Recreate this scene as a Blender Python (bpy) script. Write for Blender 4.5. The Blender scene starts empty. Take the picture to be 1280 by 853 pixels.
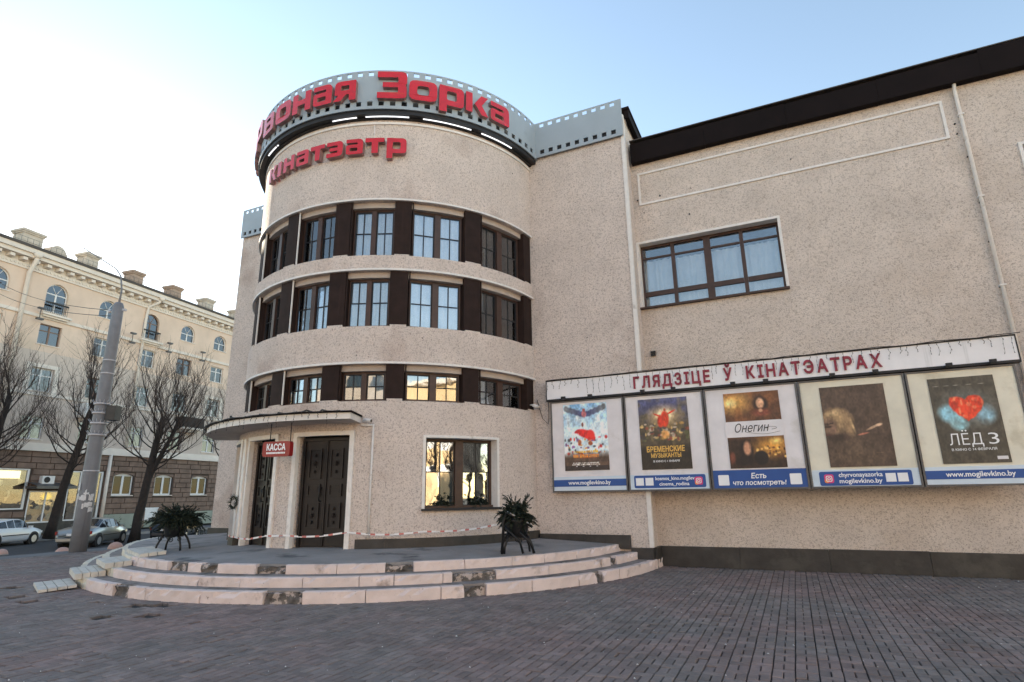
import bpy, bmesh, math, random
import numpy as np
from mathutils import Vector, Matrix
S = bpy.context.scene
COL = S.collection
R_ = math.radians

# ------------------------------------------------------------------ camera
cam_d = bpy.data.cameras.new('camera'); cam = bpy.data.objects.new('camera', cam_d); COL.objects.link(cam)
cam_d.sensor_width = 36; cam_d.lens = 20.382; cam_d.clip_start = .05; cam_d.clip_end = 3000
_yaw, _pit, _rol = R_(25.0658), R_(14.776), R_(-0.848)
_Rz = Matrix.Rotation(_yaw, 3, 'Z')
_fw = _Rz @ Vector((0, math.cos(_pit), math.sin(_pit))); _up = _Rz @ Vector((0, -math.sin(_pit), math.cos(_pit))); _rt = _Rz @ Vector((1, 0, 0))
_r2 = math.cos(_rol) * _rt + math.sin(_rol) * _up; _u2 = -math.sin(_rol) * _rt + math.cos(_rol) * _up
_m = Matrix.Identity(4)
for i in range(3):
    _m[i][0] = _r2[i]; _m[i][1] = _u2[i]; _m[i][2] = -_fw[i]
_m[2][3] = 1.65
cam.matrix_world = _m
S.camera = cam

# ------------------------------------------------------------------ world, sun, exposure
SUN_EL, SUN_AZ = R_(16.0), R_(294.0)          # azimuth clockwise from +Y
w = bpy.data.worlds.new('World'); S.world = w; w.use_nodes = True
nt = w.node_tree
sky = nt.nodes.new('ShaderNodeTexSky'); sky.sky_type = 'NISHITA'; sky.sun_disc = False
sky.sun_elevation = SUN_EL; sky.sun_rotation = SUN_AZ; sky.air_density = 1.0; sky.dust_density = 0.1; sky.ozone_density = 1.0
bg = nt.nodes['Background']; bg.inputs[1].default_value = 0.11
hz_ = nt.nodes.new('ShaderNodeMix'); hz_.data_type = 'RGBA'; hz_.blend_type = 'MULTIPLY'; hz_.inputs[0].default_value = 1   # hazy winter air: less blue overall
hz_.inputs[7].default_value = (1.10, .99, .87, 1)
nt.links.new(sky.outputs[0], hz_.inputs[6]); nt.links.new(hz_.outputs[2], bg.inputs[0])
sl = bpy.data.lights.new('sun', 'SUN'); so = bpy.data.objects.new('sun', sl); COL.objects.link(so)
sl.energy = 5.0; sl.angle = R_(.5); sl.color = (1, .86, .66)
_sd = Vector((math.sin(SUN_AZ) * math.cos(SUN_EL), math.cos(SUN_AZ) * math.cos(SUN_EL), math.sin(SUN_EL)))
so.rotation_euler = _sd.to_track_quat('Z', 'Y').to_euler()
so.location = (-20, 20, 40)
S.view_settings.view_transform = 'Standard'; S.view_settings.look = 'None'
S.view_settings.exposure = 2.0; S.view_settings.gamma = 1.0

# ------------------------------------------------------------------ materials
def s2l(c):
    return tuple((x / 12.92 if x <= .04045 else ((x + .055) / 1.055) ** 2.4) for x in c)

def mat(name, col, rough=.7, var=.12, scale=6., bump=0., bscale=40., metal=0., spec=.5, specks=None, emit=None, coat=0., dirt=None, streak=None):
    """noise-varied principled material; specks=(scale, threshold, colour); dirt=(scale, colour, amount)"""
    m = bpy.data.materials.new(name); m.use_nodes = True
    t = m.node_tree; N = t.nodes; L = t.links
    p = N['Principled BSDF']; p.inputs['Roughness'].default_value = rough; p.inputs['Metallic'].default_value = metal
    p.inputs['Specular IOR Level'].default_value = spec; p.inputs['Coat Weight'].default_value = coat
    tc = N.new('ShaderNodeTexCoord')
    def noise(sc, det=4., r=.6, vec=None):
        n = N.new('ShaderNodeTexNoise'); n.inputs['Scale'].default_value = sc; n.inputs['Detail'].default_value = det; n.inputs['Roughness'].default_value = r
        L.new(vec or tc.outputs['Object'], n.inputs['Vector']); return n.outputs['Fac']
    def ramp(f, a, b):
        q = N.new('ShaderNodeMapRange'); q.inputs[1].default_value = a; q.inputs[2].default_value = b; L.new(f, q.inputs[0]); return q.outputs[0]
    def mix(f, a, b):
        x = N.new('ShaderNodeMix'); x.data_type = 'RGBA'
        L.new(f, x.inputs[0])
        if isinstance(a, tuple): x.inputs[6].default_value = a + (1,)
        else: L.new(a, x.inputs[6])
        if isinstance(b, tuple): x.inputs[7].default_value = b + (1,)
        else: L.new(b, x.inputs[7])
        return x.outputs[2]
    lo = tuple(max(0, c * (1 - var)) for c in col); hi = tuple(min(1, c * (1 + var)) for c in col)
    c = mix(ramp(noise(scale), .3, .7), lo, hi)
    if dirt:
        c = mix(ramp(noise(dirt[0], 6.), dirt[2], dirt[2] + .12), c, dirt[1])
    if streak:
        mp = N.new('ShaderNodeMapping'); mp.inputs['Scale'].default_value = (1, 1, .06); L.new(tc.outputs['Object'], mp.inputs[0])
        c = mix(ramp(noise(streak[0], 5., .65, mp.outputs[0]), streak[2], streak[2] + .2), c, streak[1])
    if specks:
        for sc, th, cc, am in specks:
            f = ramp(noise(sc, 5., .68), th, th + .05)
            mu = N.new('ShaderNodeMath'); mu.operation = 'MULTIPLY'; mu.inputs[1].default_value = am; L.new(f, mu.inputs[0])
            c = mix(mu.outputs[0], c, cc)
    L.new(c, p.inputs['Base Color'])
    if bump:
        b = N.new('ShaderNodeBump'); b.inputs['Strength'].default_value = bump; b.inputs['Distance'].default_value = .02
        L.new(noise(bscale, 3.), b.inputs['Height']); L.new(b.outputs[0], p.inputs['Normal'])
    if emit:
        p.inputs['Emission Color'].default_value = emit[:3] + (1,); p.inputs['Emission Strength'].default_value = emit[3]
    return m

def glass(name, tint, gloss, rough=.02, see=1.0):
    """window pane: partly mirror, partly clear; see = how much of the clear part lets light through"""
    m = bpy.data.materials.new(name); m.use_nodes = True
    t = m.node_tree; N = t.nodes; L = t.links
    N.remove(N['Principled BSDF']); out = N['Material Output']
    tr = N.new('ShaderNodeBsdfTransparent'); tr.inputs[0].default_value = tuple(c * see for c in tint) + (1,)
    gl = N.new('ShaderNodeBsdfGlossy'); gl.inputs[0].default_value = (.95, .97, 1, 1); gl.inputs['Roughness'].default_value = rough
    lw = N.new('ShaderNodeFresnel'); lw.inputs[0].default_value = 1.45
    tc = N.new('ShaderNodeTexCoord'); n = N.new('ShaderNodeTexNoise'); n.inputs['Scale'].default_value = 1.6; L.new(tc.outputs['Object'], n.inputs[0])
    b = N.new('ShaderNodeBump'); b.inputs['Strength'].default_value = .06; b.inputs['Distance'].default_value = .05; L.new(n.outputs[0], b.inputs['Height']); L.new(b.outputs[0], gl.inputs['Normal'])
    a = N.new('ShaderNodeMath'); a.operation = 'ADD'; a.use_clamp = True; a.inputs[1].default_value = gloss; L.new(lw.outputs[0], a.inputs[0])
    mx = N.new('ShaderNodeMixShader'); L.new(a.outputs[0], mx.inputs[0]); L.new(tr.outputs[0], mx.inputs[1]); L.new(gl.outputs[0], mx.inputs[2])
    L.new(mx.outputs[0], out.inputs[0])
    return m

def print_mat(name):
    """flat print whose colours are stored with the sheet"""
    m = bpy.data.materials.new(name); m.use_nodes = True
    t = m.node_tree; p = t.nodes['Principled BSDF']; p.inputs['Roughness'].default_value = .45
    a = t.nodes.new('ShaderNodeVertexColor'); a.layer_name = 'print'; t.links.new(a.outputs[0], p.inputs['Base Color'])
    return m

M = {}
M['stucco'] = mat('roughcast', (.66, .573, .518), .95, .08, 1.3, .9, 38, specks=[(21, .54, (.40, .33, .295), .65), (38, .562, (.21, .17, .15), .7), (45, .60, (.72, .63, .58), .6), (14, .69, (.14, .11, .10), .7)], dirt=(.55, (.50, .40, .35), .57), streak=(1.7, (.44, .355, .31), .63))
M['stucco_warm'] = mat('roughcast_yellowed', (.65, .566, .503), .95, .10, 1.1, .9, 38, specks=[(21, .54, (.40, .335, .285), .65), (37, .562, (.21, .17, .145), .7), (45, .60, (.70, .62, .55), .55), (14, .69, (.14, .11, .10), .7)], dirt=(.5, (.59, .50, .43), .55), streak=(1.6, (.53, .45, .385), .62))
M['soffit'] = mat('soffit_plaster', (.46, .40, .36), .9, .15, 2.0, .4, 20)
M['white'] = mat('white_trim', (.74, .71, .68), .6, .07, 9, .1, 30, dirt=(5, (.5, .46, .42), .63))
M['plinth'] = mat('dark_stone_plinth', (.036, .032, .029), .55, .35, 3, .25, 18, specks=[(9, .70, (.22, .21, .2), .5)], dirt=(2.2, (.06, .055, .047), .55))
M['brown'] = mat('brown_painted_wood', (.025, .014, .0115), .75, .25, 4, .12, 30, streak=(9, (.042, .022, .018), .58), spec=.2)
M['brown_frame'] = mat('brown_window_frame', (.05, .022, .014), .5, .3, 5, .1, 30)
M['door'] = mat('dark_carved_wood', (.011, .007, .006), .5, .35, 5, .25, 24, streak=(14, (.02, .012, .009), .6))
M['fascia'] = mat('brown_metal_fascia', (.009, .0055, .0055), .8, .2, 2, .05, 8, spec=.15)
M['strip'] = mat('grey_painted_sheet', (.33, .385, .43), .45, .06, 1.4, .05, 6, dirt=(1.6, (.27, .31, .34), .62))
M['black'] = mat('black_paint', (.012, .011, .013), .6, .2, 6)
M['dark_room'] = mat('dark_interior', (.02, .019, .018), .95, .2, 2)  # near-black colour standing in for the darkness of unlit rooms
M['red'] = mat('red_letter_face', (.56, .014, .022), .26, .12, 3, .0, coat=.15, dirt=(2.5, (.40, .03, .035), .60), streak=(4, (.42, .05, .05), .66))
M['red_side'] = mat('weathered_letter_return', (.30, .17, .16), .6, .2, 4)
M['crimson'] = mat('crimson_letter', (.24, .012, .035), .5, .15, 5)
M['board'] = mat('white_sign_board', (.80, .79, .81), .45, .05, 3, .06, 5, streak=(5, (.5, .5, .5), .62))
M['paper'] = mat('creased_paper', (.76, .73, .75), .6, .08, 2.2, .35, 5, dirt=(1.7, (.64, .61, .60), .58))
M['paper_old'] = mat('yellowed_paper', (.74, .70, .58), .6, .10, 2.0, .35, 5, dirt=(1.5, (.60, .55, .43), .56))
M['blue'] = mat('printed_blue', (.012, .075, .30), .45, .06, 4)
M['pale_blue'] = mat('printed_pale_blue', (.60, .70, .80), .45, .05, 4)
M['print_white'] = mat('printed_white', (.85, .86, .88), .5, .03, 5)
M['grey_metal'] = mat('grey_aluminium_frame', (.10, .10, .105), .4, .15, 6, metal=.5)
M['print'] = print_mat('poster_print')
M['pink'] = mat('printed_pink', (.72, .05, .22), .45, .05, 4)
M['orange'] = mat('printed_orange', (.85, .28, .08), .45, .05, 4)
M['gold'] = mat('printed_gold', (.75, .45, .10), .45, .12, 30)
M['ink'] = mat('printed_black', (.02, .02, .022), .5, .1, 5)
M['curtain'] = mat('pale_net_curtain', (.80, .80, .79), .9, .1, 3)
M['curtain_dark'] = mat('dark_net_curtain', (.13, .12, .085), .9, .2, 3)
M['curtain_warm'] = mat('warm_curtain', (.66, .57, .40), .9, .1, 3)  # warm cloth; in one tower pane its tone imitates a gold reflection
M['pane'] = glass('window_pane', (.84, .88, .91), .13)
M['pane_clear'] = glass('reflecting_pane', (.5, .5, .5), .42)
M['pane_far'] = glass('distant_pane', (.35, .45, .55), .12, .03, .5)
M['pane_dark'] = glass('dark_pane', (.25, .25, .25), .0, .03, .5)
M['tube'] = mat('fluorescent_tube', (.9, .9, .95), .3, .01, 3, emit=(.92, .95, 1, .35))
M['cable'] = mat('dark_cable', (.03, .028, .026), .6, .1, 5)
M['asphalt_plat'] = mat('worn_platform_screed', (.26, .245, .24), .85, .16, 1.6, .5, 60, specks=[(70, .62, (.06, .06, .06), .5)], dirt=(1.1, (.085, .085, .09), .56), streak=None)
M['tread'] = mat('worn_concrete_tread', (.24, .21, .195), .9, .22, 2.5, .5, 40, dirt=(2.0, (.085, .078, .07), .55))
M['riser'] = mat('pinkish_whitewash', (.69, .575, .54), .8, .10, 2.5, .3, 30, dirt=(2.6, (.36, .28, .245), .60), specks=[(4.5, .655, (.15, .12, .10), .9), (9, .67, (.10, .08, .07), .9), (30, .64, (.35, .27, .24), .6)])
M['riser_yellow'] = mat('yellowish_whitewash', (.62, .57, .47), .8, .12, 3, .3, 30, dirt=(2.6, (.32, .28, .22), .59), specks=[(4.5, .65, (.16, .13, .10), .9), (9, .665, (.10, .08, .07), .9), (30, .64, (.33, .28, .22), .6)])
M['riser_bare'] = mat('crumbled_concrete', (.12, .106, .097), .95, .45, 7, .9, 26, specks=[(5, .50, (.50, .42, .38), .85), (9, .58, (.05, .04, .035), .9)])
M['wood_white'] = mat('whitewashed_boards', (.56, .52, .46), .8, .14, 5, .3, 20, streak=(7, (.33, .30, .24), .6))
M['paver_bed'] = mat('joint_dirt', (.036, .033, .031), 1, .3, 6, .3, 50)
def paver_material():
    m = mat('paving_stone', (.208, .168, .153), .82, .12, 9, .35, 80, specks=[(110, .66, (.19, .18, .185), .35)])
    t = m.node_tree; N = t.nodes; L = t.links; p = N['Principled BSDF']
    src = p.inputs['Base Color'].links[0].from_socket
    g = N.new('ShaderNodeNewGeometry'); oi = N.new('ShaderNodeObjectInfo')
    tc = N.new('ShaderNodeTexCoord')
    ad = N.new('ShaderNodeMath'); ad.operation = 'ADD'; L.new(g.outputs['Random Per Island'], ad.inputs[0]); L.new(oi.outputs['Random'], ad.inputs[1])
    fr = N.new('ShaderNodeMath'); fr.operation = 'FRACT'; L.new(ad.outputs[0], fr.inputs[0])
    mr = N.new('ShaderNodeMapRange'); mr.inputs[3].default_value = .80; mr.inputs[4].default_value = 1.18; L.new(fr.outputs[0], mr.inputs[0])
    n = N.new('ShaderNodeTexNoise'); n.inputs['Scale'].default_value = .55; n.inputs['Detail'].default_value = 3
    L.new(g.outputs['Position'], n.inputs['Vector'])
    cr = N.new('ShaderNodeValToRGB'); cr.color_ramp.elements[0].position = .40; cr.color_ramp.elements[0].color = (.92, .98, 1.0, 1); cr.color_ramp.elements[1].position = .60; cr.color_ramp.elements[1].color = (1.07, .97, .98, 1)
    L.new(n.outputs[0], cr.inputs[0])
    n2 = N.new('ShaderNodeTexNoise'); n2.inputs['Scale'].default_value = 1.7; n2.inputs['Detail'].default_value = 6; n2.inputs['Roughness'].default_value = .65; L.new(g.outputs['Position'], n2.inputs['Vector'])
    m2 = N.new('ShaderNodeMapRange'); m2.inputs[1].default_value = .35; m2.inputs[2].default_value = .68; m2.inputs[3].default_value = 1.12; m2.inputs[4].default_value = .74; L.new(n2.outputs[0], m2.inputs[0])
    s2 = N.new('ShaderNodeVectorMath'); s2.operation = 'SCALE'; L.new(src, s2.inputs[0]); L.new(m2.outputs[0], s2.inputs['Scale']); src = s2.outputs[0]
    a = N.new('ShaderNodeMix'); a.data_type = 'RGBA'; a.blend_type = 'MULTIPLY'; a.inputs[0].default_value = 1; L.new(src, a.inputs[6]); L.new(cr.outputs[0], a.inputs[7])
    b = N.new('ShaderNodeVectorMath'); b.operation = 'SCALE'; L.new(a.outputs[2], b.inputs[0]); L.new(mr.outputs[0], b.inputs['Scale'])
    L.new(b.outputs[0], p.inputs['Base Color'])
    return m
M['paver'] = paver_material()
M['asphalt'] = mat('asphalt', (.05, .05, .053), .9, .2, .8, .3, 60)
M['slab'] = mat('pavement_concrete', (.13, .13, .135), .9, .15, .7, .3, 40, dirt=(.5, (.10, .10, .105), .5))
M['kerb'] = mat('kerb_stone', (.28, .27, .26), .85, .15, 3)
M['earth'] = mat('ground_earth', (.09, .085, .075), 1, .2, .3)
M['bollard'] = mat('pinkish_concrete', (.50, .33, .28), .85, .15, 4, .2, 30)
M['pole'] = mat('grey_painted_pole', (.19, .195, .21), .6, .12, 3, .1, 14, streak=(5, (.09, .095, .11), .58))
M['band'] = mat('pale_metal_band', (.50, .50, .53), .5, .1, 8)
M['scrap'] = mat('torn_paper', (.68, .68, .68), .8, .12, 14)
M['bark'] = mat('dark_bark', (.028, .021, .018), .95, .3, 6, .6, 20)
M['twig'] = mat('twig_bark', (.075, .055, .047), .95, .25, 3)
M['needle'] = mat('fir_needles', (.014, .024, .014), .7, .35, 14)
M['iron'] = mat('black_forged_iron', (.012, .012, .013), .45, .2, 6, metal=.3)
M['peach'] = mat('peach_plaster', (.72, .565, .455), .9, .10, .5, .15, 12, streak=(.9, (.58, .46, .365), .57), dirt=(.35, (.63, .50, .39), .56))
M['peach_glare'] = mat('glare_greyed_plaster', (.60, .505, .44), .9, .07, .6, .15, 12, streak=(.9, (.47, .395, .345), .56), dirt=(.35, (.53, .445, .39), .55))  # greyer lower floors: glare worked into the peach plaster colour
M['cream'] = mat('cream_cornice', (.74, .67, .60), .85, .07, 1.5)
M['stone'] = mat('reddish_brown_stone', (.20, .138, .108), .9, .28, 1.3, .4, 10)
M['mortar'] = mat('dark_mortar', (.075, .055, .045), 1, .2, 4)
M['roof'] = mat('dark_roof_sheet', (.07, .06, .055), .7, .2, 1.5)
M['chimney'] = mat('chimney_plaster', (.55, .49, .42), .95, .12, 2, .2, 10, dirt=(1.2, (.30, .22, .17), .60))
M['chimney_red'] = mat('chimney_brick', (.40, .30, .24), .95, .2, 3, .2, 10)
M['frame_white'] = mat('white_window_frame', (.72, .72, .72), .5, .05, 4)
M['frame_brown'] = mat('old_window_frame', (.20, .13, .10), .6, .15, 4)
M['green_plinth'] = mat('pale_green_plinth', (.30, .33, .28), .9, .1, 1.2)
M['shop_warm'] = mat('lit_shop_interior', (.34, .25, .13), .8, .4, 1.6, emit=(.95, .72, .38, .04))
M['shop_bright'] = mat('lit_light_box', (.8, .75, .5), .8, .1, 2, emit=(1, .88, .55, .40))
M['shop_dark'] = mat('dim_shop_interior', (.10, .07, .05), .9, .5, 1.8)
M['yellow'] = mat('yellow_display', (.85, .62, .04), .6, .25, 6, emit=(1, .75, .1, .12))
M['car_silver'] = mat('silver_paint', (.36, .37, .36), .28, .04, 2, metal=.7, coat=.6)
M['car_white'] = mat('white_paint', (.66, .69, .72), .3, .03, 2, coat=.6)
M['car_dark'] = mat('dark_blue_paint', (.02, .026, .035), .3, .1, 2, coat=.6)
M['tyre'] = mat('tyre_rubber', (.012, .012, .012), .9, .1, 6)
M['rim'] = mat('alloy_rim', (.45, .45, .46), .35, .1, 6, metal=.6)
M['car_glass'] = mat('car_window', (.015, .018, .022), .06, .1, 2, spec=.8)
M['lamp_red'] = mat('red_tail_lamp', (.30, .01, .01), .25, .1, 6)
M['lamp_clear'] = mat('clear_head_lamp', (.7, .7, .72), .15, .05, 6)
M['tape_red'] = mat('red_tape', (.55, .17, .15), .4, .05, 4)
M['tape_white'] = mat('white_tape', (.80, .78, .78), .4, .05, 4)
M['sign_red'] = mat('red_sign_box', (.26, .012, .012), .35, .1, 4)
M['pale_wall'] = mat('pale_plaster', (.72, .60, .50), .9, .08, .6)
M['gold_wall'] = mat('ochre_plaster', (.66, .48, .27), .9, .08, .6)

# ------------------------------------------------------------------ mesh helpers
class MB:
    def __init__(s): s.v = []; s.f = []; s.mi = []; s.sm = []
    def add(s, vs, fs, mi=0, sm=False):
        o = len(s.v); s.v += [tuple(v) for v in vs]
        for f in fs: s.f.append([o + i for i in f]); s.mi.append(mi); s.sm.append(sm)
        return s
    def box(s, x0, x1, y0, y1, z0, z1, mi=0, M4=None):
        vs = [Vector((x, y, z)) for z in (z0, z1) for y in (y0, y1) for x in (x0, x1)]
        if M4 is not None: vs = [M4 @ v for v in vs]
        return s.add(vs, [(0, 2, 3, 1), (4, 5, 7, 6), (0, 1, 5, 4), (2, 6, 7, 3), (0, 4, 6, 2), (1, 3, 7, 5)], mi)
    def taper(s, x0, x1, y0, y1, z0, z1, k, mi=0):
        """box whose front (y0) face is inset by k"""
        vs = [(x0 + k, y0, z0 + k), (x1 - k, y0, z0 + k), (x1 - k, y0, z1 - k), (x0 + k, y0, z1 - k), (x0, y1, z0), (x1, y1, z0), (x1, y1, z1), (x0, y1, z1)]
        return s.add(vs, [(0, 1, 2, 3), (5, 4, 7, 6), (0, 4, 5, 1), (1, 5, 6, 2), (2, 6, 7, 3), (3, 7, 4, 0)], mi)
    def tube(s, pts, rad, n=6, cap=True, mi=0, sm=True):
        pts = [Vector(p) for p in pts]; k = len(pts)
        if not hasattr(rad, '__len__'): rad = [rad] * k
        o = len(s.v); up = None
        for i, p in enumerate(pts):
            d = (pts[min(i + 1, k - 1)] - pts[max(i - 1, 0)])
            d = d.normalized() if d.length > 1e-9 else Vector((0, 0, 1))
            if up is None:
                up = d.orthogonal().normalized()
            up = (up - d * up.dot(d)); up = up.normalized() if up.length > 1e-6 else d.orthogonal().normalized()
            b = d.cross(up)
            for j in range(n):
                a = 2 * math.pi * j / n
                s.v.append(tuple(p + (up * math.cos(a) + b * math.sin(a)) * rad[i]))
        for i in range(k - 1):
            for j in range(n):
                s.f.append([o + i * n + j, o + i * n + (j + 1) % n, o + (i + 1) * n + (j + 1) % n, o + (i + 1) * n + j]); s.mi.append(mi); s.sm.append(sm)
        if cap:
            s.f.append([o + j for j in range(n)][::-1]); s.mi.append(mi); s.sm.append(False)
            s.f.append([o + (k - 1) * n + j for j in range(n)]); s.mi.append(mi); s.sm.append(False)
        return s
    def lathe(s, prof, n=20, c=(0, 0), mi=0, sm=True):
        o = len(s.v); k = len(prof)
        for r, z in prof:
            for j in range(n):
                a = 2 * math.pi * j / n; s.v.append((c[0] + r * math.cos(a), c[1] + r * math.sin(a), z))
        for i in range(k - 1):
            for j in range(n):
                s.f.append([o + i * n + j, o + i * n + (j + 1) % n, o + (i + 1) * n + (j + 1) % n, o + (i + 1) * n + j]); s.mi.append(mi); s.sm.append(sm)
        s.f.append([o + j for j in range(n)][::-1]); s.mi.append(mi); s.sm.append(False)
        s.f.append([o + (k - 1) * n + j for j in range(n)]); s.mi.append(mi); s.sm.append(False)
        return s
    def arc(s, p0, p1, r0, r1, z0, z1, step=2., c=None, mi=0, mi_under=None):
        """solid ring segment about c; angles in degrees from -Y towards +X"""
        c = c or CEN; n = max(1, int(math.ceil(abs(p1 - p0) / step)))
        def q(a, r, z): a = R_(a); return (c[0] + r * math.sin(a), c[1] - r * math.cos(a), z)
        A = [p0 + (p1 - p0) * i / n for i in range(n + 1)]
        def sheet(fn, flip, sm, m_):
            vs = []; fs = []
            for a in A: vs += fn(a)
            for i in range(n):
                f = (2 * i, 2 * i + 2, 2 * i + 3, 2 * i + 1); fs.append(f[::-1] if flip else f)
            s.add(vs, fs, m_, sm)
        sheet(lambda a: [q(a, r1, z0), q(a, r1, z1)], False, True, mi)
        sheet(lambda a: [q(a, r0, z0), q(a, r0, z1)], True, True, mi)
        sheet(lambda a: [q(a, r0, z1), q(a, r1, z1)], True, False, mi)
        sheet(lambda a: [q(a, r0, z0), q(a, r1, z0)], False, False, mi if mi_under is None else mi_under)
        s.add([q(p0, r0, z0), q(p0, r1, z0), q(p0, r1, z1), q(p0, r0, z1)], [(0, 1, 2, 3)], mi)
        s.add([q(p1, r0, z0), q(p1, r1, z0), q(p1, r1, z1), q(p1, r0, z1)], [(3, 2, 1, 0)], mi)
        return s
    def build(s, name, mats, parent=None, off=None):
        me = bpy.data.meshes.new(name); me.from_pydata(s.v, [], s.f)
        if not isinstance(mats, (list, tuple)): mats = [mats]
        for m in mats: me.materials.append(M[m] if isinstance(m, str) else m)
        me.polygons.foreach_set('material_index', s.mi); me.polygons.foreach_set('use_smooth', s.sm); me.update()
        return link(name, me, parent)

def link(name, me, parent=None):
    o = bpy.data.objects.new(name, me); COL.objects.link(o)
    if parent:
        o.parent = parent
        if parent.get('_abs') and not (me is None):
            p = parent
            o.location = -Vector(parent.get('_abs'))
    return o
def tag(o, label=None, cat=None, group=None, kind=None):
    if label: o['label'] = label
    if cat: o['category'] = cat
    if group: o['group'] = group
    if kind: o['kind'] = kind
    return o
def thing(name, label, cat, loc=(0, 0, 0), rz=0, group=None, world=False):
    """Empty at the thing's base; world=True: its parts are modelled in world coordinates"""
    o = bpy.data.objects.new(name, None); COL.objects.link(o); o.location = loc; o.rotation_euler = (0, 0, rz); o.empty_display_size = .2
    if world: o['_abs'] = list(loc)
    return tag(o, label, cat, group)
def sub(name, parent):
    """grouping part (an Empty) under a thing, sharing its frame"""
    o = bpy.data.objects.new(name, None); COL.objects.link(o); o.parent = parent; o.empty_display_size = .1
    if parent.get('_abs'): o.location = -Vector(parent['_abs'])
    return o
def copy_tree(o, parent=None):
    c = o.copy(); COL.objects.link(c)
    if parent: c.parent = parent; c.matrix_parent_inverse = o.matrix_parent_inverse.copy()
    for ch in list(o.children): copy_tree(ch, c)
    return c

CEN = (-10.1, 14.0); RC = 4.28
def cyl(phi, r, z, c=None):
    c = c or CEN; a = R_(phi); return Vector((c[0] + r * math.sin(a), c[1] - r * math.cos(a), z))
def frame_at(origin, right, inward):
    """local x = right, y = inward, z = up"""
    m = Matrix.Identity(4); right = Vector(right).normalized(); inward = Vector(inward).normalized()
    for i in range(3): m[i][0] = right[i]; m[i][1] = inward[i]; m[i][2] = (0, 0, 1)[i]; m[i][3] = origin[i]
    return m

# ---- lettering
_cache = {}
def text_geo(s, size, depth, bold=0., shear=0., space=1.):
    """solid letters: glyph outlines, fattened by bold, filled by winding number and extruded"""
    key = (s, size, depth, bold, shear, space)
    if key in _cache: return _cache[key]
    cu = bpy.data.curves.new('lettering', 'FONT'); cu.body = s; cu.size = size; cu.fill_mode = 'NONE'; cu.shear = shear; cu.space_character = space; cu.resolution_u = 3
    ob = bpy.data.objects.new('lettering', cu); me = bpy.data.meshes.new_from_object(ob)
    co = [v.co.copy() for v in me.vertices]; nxt = {}
    for e in me.edges: nxt.setdefault(e.vertices[0], []).append(e.vertices[1]); nxt.setdefault(e.vertices[1], []).append(e.vertices[0])
    fwd = {tuple(e.vertices) for e in me.edges}
    bpy.data.objects.remove(ob); bpy.data.curves.remove(cu); bpy.data.meshes.remove(me)
    seen = set(); loops = []
    for st in range(len(co)):
        if st in seen or st not in nxt: continue
        lp = [st]; seen.add(st); cur = st
        first_ = nxt[st][0] if (st, nxt[st][0]) in fwd else nxt[st][-1]
        cur = first_
        while cur not in seen:
            lp.append(cur); seen.add(cur); c2 = [q for q in nxt[cur] if q not in seen]
            if not c2: break
            cur = c2[0]
        P = []
        for i in lp:
            if not P or (co[i].xy - P[-1]).length > size * 1e-4: P.append(co[i].xy.copy())
        if len(P) > 2 and (P[0] - P[-1]).length <= size * 1e-4: P.pop()
        if len(P) > 2: loops.append(P)
    area = lambda P: sum(P[i - 1].x * P[i].y - P[i].x * P[i - 1].y for i in range(len(P))) / 2
    if not loops: _cache[key] = ([], []); return [], []
    def inside(c, P):
        r = False
        for i in range(len(P)):
            a, b = P[i - 1], P[i]
            if (a.y > c.y) != (b.y > c.y) and c.x < (b.x - a.x) * (c.y - a.y) / (b.y - a.y) + a.x: r = not r
        return r
    sgs = []
    for P in loops:
        out_ = max([P] + [Q for Q in loops if Q is not P and inside(P[0], Q)], key=lambda Q: abs(area(Q))); sgs.append(1 if area(out_) > 0 else -1)
    if bold:
        new = []
        for P, sg in zip(loops, sgs):
            Q = []
            for i in range(len(P)):
                d0 = (P[i] - P[i - 1]).normalized(); d1 = (P[(i + 1) % len(P)] - P[i]).normalized(); n0 = Vector((d0.y, -d0.x)); n1 = Vector((d1.y, -d1.x)); m = n0 + n1
                m = m.normalized() * min(1.5, 1 / max(.4, math.sqrt(max(0, (1 + n0.dot(n1)) / 2)))) if m.length > 1e-4 else n0
                Q.append(P[i] + m * bold * size * sg)
            new.append(Q)
        loops = new
    from mathutils.geometry import delaunay_2d_cdt
    vs = [p for P in loops for p in P]; es = []; o = 0
    for P in loops: es += [(o + i, o + (i + 1) % len(P)) for i in range(len(P))]; o += len(P)
    V, E_, F, *_r = delaunay_2d_cdt([Vector((p.x, p.y)) for p in vs], es, [], 0, 1e-6)
    def wind(c):
        n = 0
        for P in loops:
            for i in range(len(P)):
                a, b = P[i - 1], P[i]
                if a.y <= c.y < b.y and (b.x - a.x) * (c.y - a.y) - (c.x - a.x) * (b.y - a.y) > 0: n += 1
                elif b.y <= c.y < a.y and (b.x - a.x) * (c.y - a.y) - (c.x - a.x) * (b.y - a.y) < 0: n -= 1
        return n
    keep = [f for f in F if wind((V[f[0]] + V[f[1]] + V[f[2]]) / 3) != 0]
    n = len(V); h = depth / 2; out = [(v.x, v.y, h) for v in V] + [(v.x, v.y, -h) for v in V]; fs = []
    ed = {}
    for f in keep:
        f = list(f)
        if (V[f[1]] - V[f[0]]).cross(V[f[2]] - V[f[0]]) < 0: f.reverse()
        fs.append(tuple(f)); fs.append(tuple(i + n for i in f[::-1]))
        for i in range(3): ed[(f[i], f[(i + 1) % 3])] = 1
    for (a, b) in ed:
        if (b, a) not in ed: fs.append((b, a, a + n, b + n))
    _cache[key] = (out, fs); return out, fs
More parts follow.
